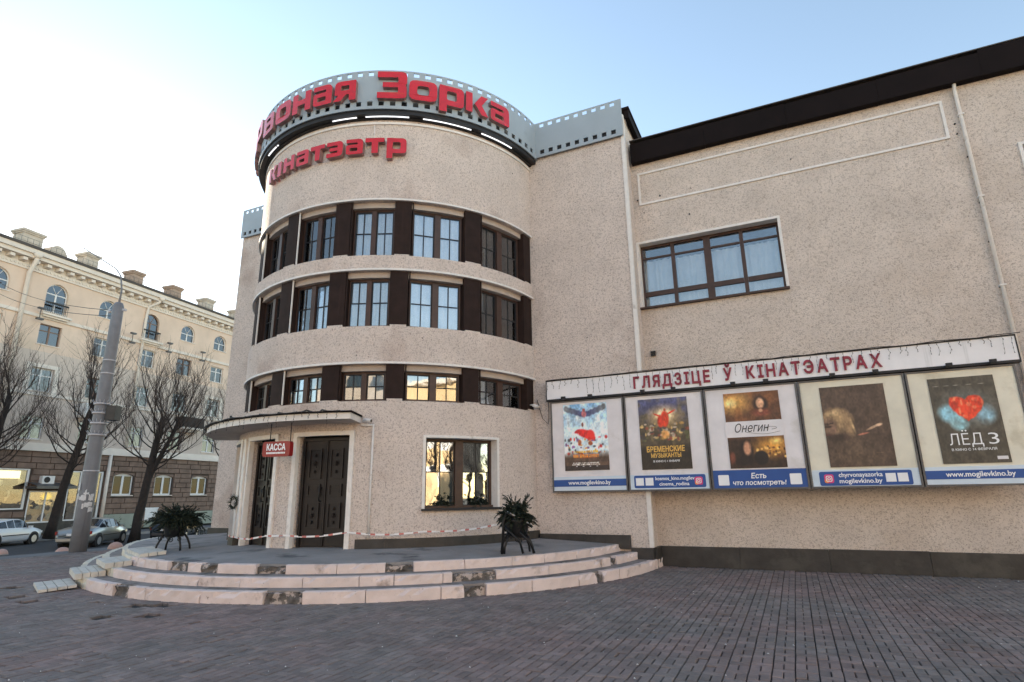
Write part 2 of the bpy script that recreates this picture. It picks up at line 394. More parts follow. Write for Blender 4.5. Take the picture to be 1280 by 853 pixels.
def text_on(mb, s, x, z, y, size, depth=.004, bold=0., shear=0., align='L', width=None, mi=0, M4=None, space=1.):
    """text facing -Y with its lower left (or centre) at x, z"""
    vs, fs = text_geo(s, size, depth, bold, shear, space)
    if not vs: return 0
    x0 = min(v[0] for v in vs); x1 = max(v[0] for v in vs); k = 1.
    if width: k = width / (x1 - x0)
    wd = (x1 - x0) * k
    ox = x - (wd / 2 if align == 'C' else 0)
    out = [Vector((ox + (v[0] - x0) * k, y - depth / 2 - v[2], z + v[1])) for v in vs]
    if M4 is not None: out = [M4 @ v for v in out]
    mb.add(out, fs, mi); return wd
def rounded(poly, r):
    """polygon [(x,y) or (x,y,radius)] with rounded corners"""
    out = []; n = len(poly)
    for i in range(n):
        p = Vector(poly[i][:2]); rr = poly[i][2] if len(poly[i]) > 2 else r
        a = Vector(poly[i - 1][:2]) - p; b = Vector(poly[(i + 1) % n][:2]) - p
        if rr <= 0: out.append(tuple(p)); continue
        rr = min(rr, a.length * .48, b.length * .48); a.normalize(); b.normalize()
        s, e = p + a * rr, p + b * rr
        for t in (0, .33, .67, 1): out.append(tuple((1 - t) ** 2 * s + 2 * t * (1 - t) * p + t * t * e))
    return out
def outline_geo(loops, depth):
    cu = bpy.data.curves.new('outline', 'CURVE'); cu.dimensions = '2D'; cu.fill_mode = 'BOTH'; cu.extrude = depth / 2
    for lp in loops:
        sp = cu.splines.new('POLY'); sp.points.add(len(lp) - 1); sp.use_cyclic_u = True
        for p, q in zip(sp.points, lp): p.co = (q[0], q[1], 0, 1)
    ob = bpy.data.objects.new('outline', cu); me = bpy.data.meshes.new_from_object(ob)
    vs = [tuple(v.co) for v in me.vertices]; fs = [tuple(p.vertices) for p in me.polygons]
    bpy.data.objects.remove(ob); bpy.data.curves.remove(cu); bpy.data.meshes.remove(me)
    return vs, fs

# ================================================================== GROUND
def gz(X):
    if X > -22.5: return 0.
    if X > -27.5: return -.6 * (-22.5 - X) / 5.
    return -.6
def struct(name, mb, m, parent=None):
    o = mb.build(name, m, parent)
    if parent is None: o['kind'] = 'structure'
    return o
g = MB(); g.add([(-900, -900, -.80), (900, -900, -.80), (900, 900, -.80), (-900, 900, -.80)], [(0, 1, 2, 3)])
struct('ground', g, 'earth')
rd = MB(); rd.add([(-60, -80, -.75), (-27.5, -80, -.75), (-27.5, 120, -.75), (-60, 120, -.75)], [(0, 1, 2, 3)])
struct('road', rd, 'asphalt')
fp = MB(); fp.box(-46.8, -42.9, -80, 120, -.9, -.62); fpo = struct('far_pavement', fp, 'slab')
fk = MB(); fk.box(-42.9, -42.75, -80, 120, -.9, -.60); fk.build('kerb', 'kerb', fpo)
# pavement by the road: flat, then falling to the kerb
PX0 = -21.4                                   # the paver field ends here
sl_ = MB()
xs = [-27.3, -25, -22.5, PX0]
for a, b in zip(xs[:-1], xs[1:]):
    sl_.add([(a, -40, gz(a)), (b, -40, gz(b)), (b, 90, gz(b)), (a, 90, gz(a))], [(0, 1, 2, 3)])
pavement = struct('pavement', sl_, 'slab')
kb = MB(); kb.box(-27.5, -27.3, -40, 90, -.9, -.59); kb.build('kerb', 'kerb', pavement)
pz = MB(); pz.add([(PX0, -40, -.035), (40, -40, -.035), (40, 40, -.035), (PX0, 40, -.035)], [(0, 1, 2, 3)])
plaza = struct('plaza', pz, 'paver_bed')
far = MB()
for x0, x1, y0, y1 in ((9, 40, -40, 14.2), (PX0, 9, -40, -1.5), (PX0, -17.4, 24, 40)):
    far.add([(x0, y0, -.004), (x1, y0, -.004), (x1, y1, -.004), (x0, y1, -.004)], [(0, 1, 2, 3)])
far.build('outer_paving', 'slab', plaza)

def step_r(phi, base, k=1.0):
    return base + (k * (((-34 - phi) / 32.) ** 1.5) if phi < -34 else 0)
SC = (-10.3, 14.3)
HOLES = [(-13.35, 5.95), (-12.85, 5.55), (-12.75, 6.35), (-11.95, 6.1), (-10.75, 6.5), (-9.75, 6.55), (-9.4, 6.7), (-9.35, 5.75), (-8.75, 6.05), (-10.6, 4.2), (-10.25, 4.35), (-14.2, 6.9)]
def in_hole(x, y):
    return any(abs(x - a) < .17 and abs(y - b) < .13 for a, b in HOLES)
def make_pavers():
    rnd = random.Random(3)
    Wc, P = .2, .3; gap = .004; cells = []
    nx = int((9 - PX0) / Wc)
    for i in range(nx):
        x = PX0 + i * Wc; oy = -1.5 + ((i * 7) % 3) * .1 + (.05 if i % 2 else 0)
        yend = 14.28 if x > -17.6 else 24
        for j in range(int((yend - oy) / P) + 1):
            y = oy + j * P
            for (a, b, c, d) in ((x, x + .1, y, y + .2), (x + .1, x + .2, y, y + .2), (x, x + .2, y + .2, y + .3)):
                mx, my = (a + b) / 2, (c + d) / 2
                if my > yend or my < -1.5: continue
                # only the view cone and a margin either side
                lat = .906 * mx + .424 * my; dep = -.424 * mx + .906 * my
                if dep < 1.0 or abs(lat) > dep * 1.25 + 2.5: continue
                dx, dy = mx - SC[0], SC[1] - my
                r = math.hypot(dx, dy); ph = math.degrees(math.atan2(dx, dy))
                if r < step_r(ph, 7.25) and my < 14.4: continue
                if in_hole(mx, my): continue
                cells.append((a, b, c, d, dep, lat))
    return cells, rnd, gap
cells, rnd, gap = make_pavers()
inview = [c for c in cells if abs(c[5]) < c[4] * .87 and c[4] > 4.6]
inview.sort(key=lambda c: c[4]); near = set(id(c) for c in inview[:300])
def paver_geo(a, b, c, d, dz, ch=.006):
    z = dz; h = -.05
    vs = [(a, c, h), (b, c, h), (b, d, h), (a, d, h), (a, c, z - ch), (b, c, z - ch), (b, d, z - ch), (a, d, z - ch), (a + ch, c + ch, z), (b - ch, c + ch, z), (b - ch, d - ch, z), (a + ch, d - ch, z)]
    fs = [(0, 1, 5, 4), (1, 2, 6, 5), (2, 3, 7, 6), (3, 0, 4, 7), (4, 5, 9, 8), (5, 6, 10, 9), (6, 7, 11, 10), (7, 4, 8, 11), (8, 9, 10, 11)]
    return vs, fs
def proto_paver(wx, wy):
    mb = MB(); mb.add(*paver_geo(-wx / 2 + gap * 1.35, wx / 2 - gap * 1.35, -wy / 2 + gap, wy / 2 - gap, 0)); return mb
pm_long = proto_paver(.1, .2).build('paver', 'paver', plaza); pm_wide = proto_paver(.2, .1).build('paver', 'paver', plaza)
first = {True: pm_long, False: pm_wide}; used = set(); rest = MB()
for c in cells:
    a, b, cc, d, dep, lat = c
    dz = rnd.uniform(-.0035, .0035) + (-.008 if rnd.random() < .05 else 0)
    if id(c) in near:
        lg = (b - a) < .15
        o = first[lg] if lg not in used else first[lg].copy()
        if lg in used: COL.objects.link(o)
        used.add(lg)
        o.location = ((a + b) / 2, (cc + d) / 2, dz); o.rotation_euler = (rnd.uniform(-.008, .008), rnd.uniform(-.008, .008), rnd.uniform(-.012, .012))
    else:
        j = [rnd.uniform(-.002, .002) for _ in range(4)]
        if dep > 14:
            g_ = .0062; rest.add([(a + g_, cc + g_, -.05), (b - g_, cc + g_, -.05), (b - g_, d - g_, -.05), (a + g_, d - g_, -.05), (a + g_, cc + g_, dz), (b - g_, cc + g_, dz), (b - g_, d - g_, dz), (a + g_, d - g_, dz)], [(4, 5, 6, 7), (0, 1, 5, 4), (1, 2, 6, 5), (2, 3, 7, 6), (3, 0, 4, 7)])
        else:
            rest.add(*paver_geo(a + gap * 1.35 + j[0], b - gap * 1.35 + j[1], cc + gap + j[2], d - gap + j[3], dz))
ro = rest.build('paver_field', 'paver', plaza); ro['kind'] = 'stuff'
gr = MB(); rg = random.Random(8)             # grit and crumbs on the paving
for _ in range(260):
    dep = rg.uniform(5, 15); lat = rg.uniform(-.85, .85) * dep
    x, y = .906 * lat - .424 * dep, .424 * lat + .906 * dep
    if math.hypot(x - SC[0], y - SC[1]) < 7.6 or y > 14.2 or x < PX0: continue
    s = rg.uniform(.004, .014); a = rg.uniform(0, 3)
    gr.add([(x - s, y, .0), (x + s * math.cos(a), y + s, .0), (x + s, y - s * .7, .0), (x, y, s * .8)], [(0, 2, 1), (0, 1, 3), (1, 2, 3), (2, 0, 3)])
tag(gr.build('grit', 'scrap'), 'pale grit and crumbs scattered over the paving', 'grit', kind='stuff')

# ================================================================== ENTRANCE STEPS
steps = thing('entrance_steps', 'three curved crumbling pink and white washed steps before the round tower', 'steps', (-10.3, 14.3, 0), world=True)
def plat_ring(base0, z0, base1, z1, name, m, p0=-78, p1=90):
    """tread or platform sheet from radius base0 (outer) to base1 (inner), with thickness"""
    mb = MB(); n = 84; vs = []; fs = []
    for i in range(n + 1):
        ph = p0 + (p1 - p0) * i / n
        ro_ = step_r(ph, base0); ri = base1(ph) if callable(base1) else step_r(ph, base1)
        a, b = cyl(ph, ro_, z0, SC), cyl(ph, ri, z1, SC)
        a2, b2 = a - Vector((0, 0, .12)), b - Vector((0, 0, .12))
        vs += [a, b, a2, b2]
    for i in range(n):
        o = 4 * i; fs += [(o, o + 4, o + 5, o + 1), (o + 2, o + 3, o + 7, o + 6), (o, o + 2, o + 6, o + 4)]
    mb.add(vs, fs); return mb.build(name, m, steps)
SZ = (.185, .345, .505)
plat_ring(7.22, SZ[0], 6.80, SZ[0] + .008, 'tread', 'tread')
plat_ring(6.82, SZ[1], 6.40, SZ[1] + .008, 'tread', 'tread')
plat_ring(6.45, SZ[2], 3.5, .655, 'platform', 'asphalt_plat')
def riser_row(base, z0, z1, widths, seed, bares, thick=.15):
    r = random.Random(seed); ph = -77.; i = 0
    while ph < 89.5:
        wdt = widths(r, ph); e = min(90., ph + wdt); kind = 'riser' if ph > -22 else 'riser_yellow'
        bare = False
        for b0, b1 in bares:
            if abs(ph - b0) < .01: e = b1; bare = True
            elif ph < b0 < e + 1.2: e = b0
        zt = z1 - r.uniform(0, .006); rr = r.uniform(-.008, .008); inset = 0
        if bare: kind = 'riser_bare'; zt = z1 - r.uniform(.015, .05); inset = r.uniform(.02, .05)
        mb = MB(); n = max(3, int((e - ph) / .9)); vs = []; fs = []
        zs = [z0, z0 + (zt - z0) * .5, zt - .012, zt]
        for k in range(n + 1):
            p = ph + (e - ph) * k / n; p = p + (.05 if k == 0 else -.05 if k == n else 0)
            ro_ = step_r(p, base) + rr - inset
            nz = [r.gauss(0, .004 if not bare else .02) for _ in range(4)]
            chip = r.random() < .20
            ring = [cyl(p, ro_ + nz[0], zs[0], SC), cyl(p, ro_ + nz[1], zs[1], SC), cyl(p, ro_ + (nz[2] - (.045 if chip else 0)), zs[2] - (.03 if chip else 0), SC), cyl(p, ro_ - .012 - (.03 if chip else 0), zs[3] - (.012 if chip else 0) + nz[3] * .6, SC), cyl(p, ro_ - thick + inset, zs[3] - .002, SC), cyl(p, ro_ - thick + inset, z0, SC)]
            vs += ring
        for k in range(n):
            for q in range(5): o = 6 * k + q; fs.append((o, o + 6, o + 7, o + 1))
        fs += [tuple(range(6)), tuple(6 * n + q for q in range(6))[::-1]]
        mb.add(vs, fs); ob = mb.build('riser_stone', kind, steps)
        if bare: ob['label'] = 'bare crumbled riser stone'
        ph = e; i += 1
wr = lambda r, ph: r.uniform(6.5, 9.5) if r.random() > .25 else r.uniform(3, 5)
riser_row(7.35, -.02, SZ[0] + .006, wr, 11, [(-7.2, -3.), (19.0, 24.0), (44.3, 47.3), (66, 67.5)])
riser_row(6.95, SZ[0] - .02, SZ[1] + .006, wr, 27, [(-40, -36.5), (43.4, 50.), (74, 76)])
riser_row(6.55, SZ[1] - .02, SZ[2] + .006, wr, 42, [(-5.2, .0), (3.1, 6.5), (13.6, 18.5), (33.8, 38.)])
# makeshift board ramps laid over the steps at the left
def ramp(label, pts, n, th, z_of, group='makeshift ramps on the steps'):
    """n boards side by side across the quad pts (4 xy corners: a-b first edge, d-c opposite edge), resting at z_of"""
    cx = sum(p[0] for p in pts) / 4; cy = sum(p[1] for p in pts) / 4
    t = thing('board_ramp', label, 'ramp', (cx, cy, z_of[0] - th), group=group, world=True)
    A, B, C_, D = [Vector(p) for p in pts]
    for i in range(n):
        mb = MB(); f0, f1 = i / n + .012, (i + 1) / n - .012
        q = [A.lerp(D, f0), B.lerp(C_, f0), B.lerp(C_, f1), A.lerp(D, f1)]
        zz = [z_of[0] + (z_of[1] - z_of[0]) * f for f in (f0, f0, f1, f1)]
        vs = [(p.x, p.y, z - th) for p, z in zip(q, zz)] + [(p.x, p.y, z) for p, z in zip(q, zz)]
        mb.add(vs, [(3, 2, 1, 0), (4, 5, 6, 7), (0, 1, 5, 4), (1, 2, 6, 5), (2, 3, 7, 6), (3, 0, 4, 7)]); mb.build('board', 'wood_white', t)
    return t
def rampquad(p0, p1, r0, r1):
    return [tuple(cyl(p0, r1, 0, SC))[:2], tuple(cyl(p1, r1, 0, SC))[:2], tuple(cyl(p1, r0, 0, SC))[:2], tuple(cyl(p0, r0, 0, SC))[:2]]
ramp('lowest whitewashed board ramp lying on the paving at the foot of the steps', rampquad(-28.5, -18.5, 7.45, 8.05), 4, .05, (.055, .09))
ramp('yellowish board ramp laid on the lowest step', rampquad(-31, -19.5, 6.98, 7.50), 4, .10, (.265, .29))
ramp('yellowish board ramp laid on the middle step', rampquad(-30, -18.5, 6.58, 7.05), 3, .10, (.43, .455))
ramp('pale board ramp laid on the platform edge near the left planter', rampquad(-33, -17, 6.02, 6.52), 3, .07, (.575, .605))

# ================================================================== CINEMA
YB, YH = 13.8, 14.4                           # block front and hall front
XB0, XB1 = -17.45, -3.03                      # block extent
cin = thing('cinema_building', 'beige roughcast cinema with a round windowed tower and a long blank hall', 'cinema', (-6, 14, 0), world=True)
def part(mb, name, m, parent=cin): return mb.build(name, m, parent)

def wall_with_holes(mb, x0, x1, z0, z1, y0, y1, holes, mi=0):
    """wall slab (outer face y0) with rectangular openings"""
    xs = sorted(set([x0, x1] + [h[0] for h in holes] + [h[1] for h in holes])); zs = sorted(set([z0, z1] + [h[2] for h in holes] + [h[3] for h in holes]))
    V = {}; base = len(mb.v)
    def vid(x, y, z):
        k = (round(x, 4), y, round(z, 4))
        if k not in V: V[k] = len(mb.v); mb.v.append((x, y, z))
        return V[k]
    def isin(a, b): return any(h[0] - 1e-6 <= a and b[0] <= h[1] + 1e-6 for h in [])
    def solid(i, j):
        if i < 0 or j < 0 or i >= len(xs) - 1 or j >= len(zs) - 1: return False
        cx, cz = (xs[i] + xs[i + 1]) / 2, (zs[j] + zs[j + 1]) / 2
        return not any(h[0] < cx < h[1] and h[2] < cz < h[3] for h in holes)
    def face(*q): mb.f.append(list(q)); mb.mi.append(mi); mb.sm.append(False)
    for i in range(len(xs) - 1):
        for j in range(len(zs) - 1):
            if not solid(i, j): continue
            a, b, c, d = xs[i], xs[i + 1], zs[j], zs[j + 1]
            face(vid(a, y0, c), vid(b, y0, c), vid(b, y0, d), vid(a, y0, d)); face(vid(a, y1, c), vid(a, y1, d), vid(b, y1, d), vid(b, y1, c))
            if not solid(i - 1, j): face(vid(a, y0, c), vid(a, y0, d), vid(a, y1, d), vid(a, y1, c))
            if not solid(i + 1, j): face(vid(b, y0, c), vid(b, y1, c), vid(b, y1, d), vid(b, y0, d))
            if not solid(i, j - 1): face(vid(a, y0, c), vid(a, y1, c), vid(b, y1, c), vid(b, y0, c))
            if not solid(i, j + 1): face(vid(a, y0, d), vid(b, y0, d), vid(b, y1, d), vid(a, y1, d))
    return mb

# --- hall wall
HW = (-2.97, .415, 6.25, 8.02)                # four-light window
HW2 = (5.22, 8.6, 6.86, 8.63)                 # window at the right edge of the photograph
hall = MB(); wall_with_holes(hall, XB1 - .3, 13.0, .40, 10.75, YH, YH + .45, [HW, HW2]); part(hall, 'hall_wall', 'stucco_warm')
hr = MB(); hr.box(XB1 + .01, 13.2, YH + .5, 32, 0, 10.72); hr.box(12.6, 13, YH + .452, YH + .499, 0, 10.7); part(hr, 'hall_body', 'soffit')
for i in range(9):
    hp = MB(); x0 = XB1 + .02 + i * 1.75; hp.box(x0, x0 + 1.744, YH - .07 - .003 * (i % 2), YH + .3, -.03, .435 + .004 * (i % 3)); part(hp, 'plinth_stone', 'plinth')
# fascia: sheets of brown metal along the eaves
for i in range(8):
    x0 = XB1 + .06 + i * 1.95; mb = MB(); dz = .01 * (i % 2); hgt = 10.93 + (.08 if x0 > 4 else 0)
    mb.box(x0, x0 + 1.946, YH - .20 - .004 * (i % 2), YH + .1, 10.36 + dz * .4, hgt + dz)
    part(mb, 'fascia_sheet', 'fascia')
rf = MB(); rf.box(XB1 + .05, 13.4, YH - .21, 32, 11.025, 11.05); rf.box(XB1 + .08, 13.1, YH + .102, YH + .3, 10.76, 11.02); part(rf, 'hall_roof', 'roof')
# moulded rectangle high on the hall wall
mo = MB(); x0, x1, z0, z1, t, d = -2.86, 4.06, 9.13, 10.09, .055, .03
mo.box(x0, x1, YH - d, YH + .01, z1 - t, z1); mo.box(x0, x1, YH - d, YH + .01, z0, z0 + t); mo.box(x0, x0 + t, YH - d + .002, YH + .01, z0 + t, z1 - t); mo.box(x1 - t, x1, YH - d + .002, YH + .01, z0 + t, z1 - t)
part(mo, 'moulded_panel_frame', 'white')
def hall_window(h, seed):
    x0, x1, z0, z1 = h; y = YH + .20; rn = random.Random(seed); W_ = x1 - x0; H_ = z1 - z0
    fr = MB()
    cols = [0, .245, .50, .745, 1.0]; X = [x0 + W_ * c for c in cols]
    zr = z0 + H_ * .235; zt = z0 + H_ * .80
    fr.box(x0, x1, y, y + .08, z1 - .07, z1); fr.box(x0, x1, y - .006, y + .08, z0, z0 + .07)
    for i, xx in enumerate(X):
        wd = (.05, .045, .085, .045, .05)[i]; a = max(x0, xx - wd); b = min(x1, xx + wd); fr.box(a, b, y - .012 - .004 * (i == 2), y + .078, z0 + .07, z1 - .07)
    for i in range(4):
        a, b = X[i] + .05, X[i + 1] - .05
        fr.box(a, b, y - .008, y + .076, zr - .06, zr + .06); fr.box(a, b, y + .004, y + .07, zt - .025, zt + .025)
    fr.box(x0 - .06, x1 + .06, YH - .10, y + .02, z0 - .05, z0 - .004)        # dark metal sill
    win = part(fr, 'hall_window', 'brown_frame')
    for i in range(4):
        a, b = X[i] + .04, X[i + 1] - .04
        for (c, d) in ((z0 + .06, zr - .05), (zr + .05, zt - .02), (zt + .02, z1 - .06)):
            p = MB(); p.box(a, b, y + .03, y + .036, c, d); p.build('pane', 'pane', win)
        cu = MB(); n = 26; vs = []; fs = []; top = zt - .02 - rn.uniform(0, .05)
        ph = rn.uniform(0, 6)
        for k in range(n + 1):
            xx = a + (b - a) * k / n; yy = y + .16 + .03 * math.sin(ph + k * 1.3 + 1.5 * math.sin(k * .5)); vs += [(xx, yy, z0 - .05), (xx, yy, top)]
        for k in range(n): fs.append((2 * k, 2 * k + 2, 2 * k + 3, 2 * k + 1))
        cu.add(vs, fs, 0, True); cu.build('curtain', 'curtain', win)
    tr = MB(); t = .06
    tr.box(x0 - t, x1 + t, YH - .035, YH + .2, z1 - .002, z1 + t); tr.box(x0 - t, x0 + .003, YH - .033, YH + .198, z0 - .02, z1 - .002); tr.box(x1 - .003, x1 + t, YH - .033, YH + .198, z0 - .02, z1 - .002)
    tr.build('window_trim', 'white', win)
    bk = MB(); bk.box(x0 - .1, x1 + .1, YH + .455, YH + .495, z0 - .2, z1 + .2); bk.build('room_backing', 'dark_room', win)
hall_window(HW, 1); hall_window(HW2, 2)
# --- block
bl = MB()
bl.box(XB0, -14.0, YB, YB + .5, -.03, 11.62); bl.box(-6.15, XB1, YB, YB + .5, -.03, 11.62)
bl.box(XB1 - .45, XB1 - .001, YB + .5, YH + 2.2, -.03, 11.86); bl.box(XB0, XB0 + .45, YB + .5, 27, -.03, 11.62); bl.box(XB0 + .45, XB1 - .45, 26, 26.4, 0, 11.2)
bl.box(XB0 + .45, XB1 - .46, YB + .5, 25.9, 10.8, 11.25)
part(bl, 'block_wall', 'stucco')
bc = MB(); bc.box(XB1 - .07, XB1 + .028, YB - .028, YB + .07, .44, 11.64); part(bc, 'corner_moulding', 'white')
bt = MB(); bt.box(XB1 - .5, XB1 + .17, YB + .10, YH + 2.4, 11.87, 11.94); bt.box(XB1 + .03, XB1 + .15, YB + .14, YH + 2.3, 11.62, 11.869); part(bt, 'roof_edge', 'fascia')
for q in ((-5.75, -4.6, YB - .075, YB + .05, .40, .705), (-4.594, -3.52, YB - .075, YB + .05, .40, .70), (-3.514, XB1 + .015, YB - .08, YB + .05, -.03, .43), (XB0 - .05, -14.3, YB - .075, YB + .05, -.03, .72), (XB1 + .002, XB1 + .075, YB + .052, YH - .074, -.03, .432)):
    bp = MB(); bp.box(*q); part(bp, 'plinth_stone', 'plinth')

# --- round tower
T0, T1 = -92., 88.6
twr = MB(); th = .34
def tarc(p0, p1, z0, z1): twr.arc(p0, p1, RC - th, RC, z0, z1)
DOORS = [(3.4, 21.2), (-19.6, -4.4), (-44.5, -27.5)]
DZ = (.62, 2.97)
WG = (42.3, 66.6, 1.36, 2.88)                 # ground-floor window
RIM = (4.53, 6.77, 8.58); BOT = (3.68, 5.40, 7.14)
cuts = [T0, -44.5, -27.5, -19.6, -4.4, 3.4, 21.2, 42.3, 66.6, T1]
tarc(T0, T1, DZ[1], BOT[0])
for a, b in ((T0, -44.5), (-27.5, -19.6), (-4.4, 3.4), (21.2, 42.3), (66.6, T1)): tarc(a, b, .3, DZ[1])
tarc(42.3, 66.6, .3, WG[2]); tarc(42.3, 66.6, WG[3], DZ[1] + .0)
tarc(T0, T1, RIM[0], BOT[1]); tarc(T0, T1, RIM[1], BOT[2]); tarc(T0, T1, RIM[2], 11.25)
part(twr, 'tower_wall', 'stucco')
# uneven patches of plaster along the sills (proud lumps above the piers)
rl = random.Random(4)
PIERS = [[(-82, -76.5), (-58, -52.5), (-35.3, -28.6), (-11.0, -5.4), (10.1, 15.9), (30.2, 35.7), (54.2, 59.9), (82.6, 88.8)],
         [(-82, -76.5), (-58, -52.5), (-34.8, -28.6), (-10.4, -4.9), (10.5, 16.2), (30.3, 36.0), (54.4, 60.3), (81.6, 88.8)],
         [(-82, -76.5), (-58, -52.5), (-34.5, -28.4), (-9.8, -4.4), (11.1, 16.5), (31.0, 36.4), (54.6, 60.5), (82.3, 88.8)]]
for b in range(3):
    for a, e in PIERS[b]:
        lump = MB(); lump.arc(a + rl.uniform(0, .6), e - rl.uniform(0, .4), RC - .2, RC - .004, BOT[b] - .01, BOT[b] + rl.uniform(.03, .055)); part(lump, 'sill_patch', 'stucco')
cap = MB(); cap.arc(T0, T1, .02, RC - th - .01, 10.9, 11.2, 4); part(cap, 'tower_roof', 'roof')
inn = MB(); inn.arc(T0, T1, RC - 1.5, RC - 1.42, .2, 10.8, 5); inn.arc(T0, T1, RC - 1.5, RC - th - .01, 3.2, 3.3, 5); inn.arc(T0, T1, RC - 1.5, RC - th - .01, 4.9, 5.0, 5); inn.arc(T0, T1, RC - 1.5, RC - th - .01, 6.9, 7.0, 5); part(inn, 'inner_wall', 'dark_room')
for zr in RIM:
    rm = MB(); rm.arc(T0, T1, RC - .02, RC + .03, zr - .012, zr + .035); part(rm, 'rim_moulding', 'white')
    sf = MB(); sf.arc(T0, T1, RC - th - .02, RC - .021, zr - .014, zr - .002); part(sf, 'lintel_soffit', 'stucco')
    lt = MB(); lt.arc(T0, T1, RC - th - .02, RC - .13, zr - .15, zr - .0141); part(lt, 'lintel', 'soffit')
sm = MB(); sm.arc(T0, T1, RC - .02, RC + .03, 10.66, 10.72); part(sm, 'string_moulding', 'white')
for a in np.arange(21.4 + 2.4, 88, 8.1):
    pl = MB(); pl.arc(a, min(a + 8.06, 88.4), RC - .1, RC + .055, .56, .785); part(pl, 'plinth_stone', 'plinth')
for q in ((-27.2, -22.2, RC - .1, RC + .14, .56, .80), (-60, -47.5, RC - .1, RC + .10, .5, .82)):
    pl2 = MB(); pl2.arc(*q); part(pl2, 'plinth_stone', 'plinth')
for b in range(3):
    for a, e in PIERS[b]:
        pr = MB(); pr.arc(a, e, RC - .32, RC - .035, BOT[b] + .03, RIM[b] - .016, 1.5); part(pr, 'window_pier', 'brown')

def flat_frame(pA, pB, r):
    """frame of the chord between two angles on radius r: local x along the chord, y inward"""
    A, B = cyl(pA, r, 0), cyl(pB, r, 0); d = (B - A); wd = d.length; d.normalize()
    inward = Vector((-d.y, d.x, 0))
    return frame_at(A, d, inward), wd
def lights(fr, panes, M4, x0, x1, z0, z1, y, nx, nz, bar, fw_, split=.52):
    """one casement: frame bars into fr, pane boxes into list panes"""
    for q in ((x0, x1, z1 - fw_, z1), (x0, x1, z0, z0 + fw_), (x0, x0 + fw_, z0 + fw_, z1 - fw_), (x1 - fw_, x1, z0 + fw_, z1 - fw_)):
        fr.box(q[0], q[1], y, y + .06, q[2], q[3], 1, M4)
    X = [x0 + fw_ + (x1 - x0 - 2 * fw_) * i / nx for i in range(nx + 1)]; Z = [z0 + fw_, z0 + fw_ + (z1 - z0 - 2 * fw_) * split, z1 - fw_] if nz == 2 else [z0 + fw_, z1 - fw_]
    for i in range(1, nx): fr.box(X[i] - bar, X[i] + bar, y + .006, y + .05, z0 + fw_, z1 - fw_, 1, M4)
    for j in range(1, nz):
        for i in range(nx): fr.box(X[i] + bar, X[i + 1] - bar, y + .004, y + .052, Z[j] - bar, Z[j] + bar, 1, M4)
    for i in range(nx):
        for j in range(nz): panes.append((X[i], X[i + 1], Z[j], Z[j + 1]))
def tower_window(pA, pB, z0, z1, seed, cur, glassname='pane', r=RC - .21):
    M4, wd = flat_frame(pA, pB, r); fr = MB(); panes = []; rn = random.Random(seed)
    mul = wd * .115; side = wd * .03
    half = (wd - mul - 2 * side) / 2
    fr.box(0, wd, 0.01, .09, z1 - .05, z1 + .0, 0, M4); fr.box(-.02, wd + .02, -.06, .09, z0, z0 + .045, 0, M4)
    fr.box(0, side, .004, .085, z0 + .045, z1 - .05, 0, M4); fr.box(wd - side, wd, .004, .085, z0 + .045, z1 - .05, 0, M4)
    fr.box(side + half, side + half + mul, -.035, .08, z0 + .045, z1 - .05, 0, M4)
    lights(fr, panes, M4, side, side + half, z0 + .045, z1 - .05, .02, 2, 2, .011, .020); lights(fr, panes, M4, side + half + mul, wd - side, z0 + .045, z1 - .05, .02, 2, 2, .011, .020)
    wn = fr.build('tower_window', ['brown_frame', 'black'], cin)
    for a, b, c, d in panes:
        p = MB(); t = rn.uniform(-.004, .004); vs = [(a, .040 + t, c), (b, .040 - t, c), (b, .040 - t, d), (a, .040 + t, d), (a, .046 + t, c), (b, .046 - t, c), (b, .046 - t, d), (a, .046 + t, d)]
        p.add([M4 @ Vector(v) for v in vs], [(0, 1, 2, 3), (7, 6, 5, 4), (0, 4, 5, 1), (1, 5, 6, 2), (2, 6, 7, 3), (3, 7, 4, 0)]); p.build('pane', glassname, wn)
    for k in range(2):
        if cur[k] is None: continue
        a, b = (side, side + half) if k == 0 else (side + half + mul, wd - side)
        c = MB(); n = 16; vs = []; fs = []; ph = rn.uniform(0, 6)
        for i in range(n + 1):
            x = a + (b - a) * i / n; y = .11 + .018 * math.sin(ph + i * 1.5); vs += [M4 @ Vector((x, y, z0 - .05)), M4 @ Vector((x, y, z1 + .05))]
        for i in range(n): fs.append((2 * i, 2 * i + 2, 2 * i + 3, 2 * i + 1))
        c.add(vs, fs, 0, True); c.build('curtain', cur[k], wn)
    return wn, M4, wd
CW, CD, CY = 'curtain', 'curtain_dark', 'curtain_warm'
CUR = [[(CD, CD), (CD, CD), (CW, CW), (CD, CW), (CY, CD), (CW, CD)],
       [(CD, CD), (CD, CD), (CW, CW), (CW, CW), (CW, CW), (CW, CD)],
       [(CD, CD), (CD, CD), (CW, CW), (CW, CW), (CW, CW), (CW, CD)]]
for b in range(3):
    for i in range(1, 7):
        a, e = PIERS[b][i][1] + .3, PIERS[b][i + 1][0] - .3
        tower_window(a, e, BOT[b] + .012, RIM[b] - .152, b * 10 + i, CUR[b][i - 1])
        tb = MB(); M4, wd = flat_frame(a, e, RC - .205)      # reveal strips; white at the left bays paints sunlit jambs
        tb.box(-.025, -.002, -.165, -.135, BOT[b] + .03, RIM[b] - .016, 0, M4); part(tb, 'reveal', 'white' if i <= 3 else 'brown')
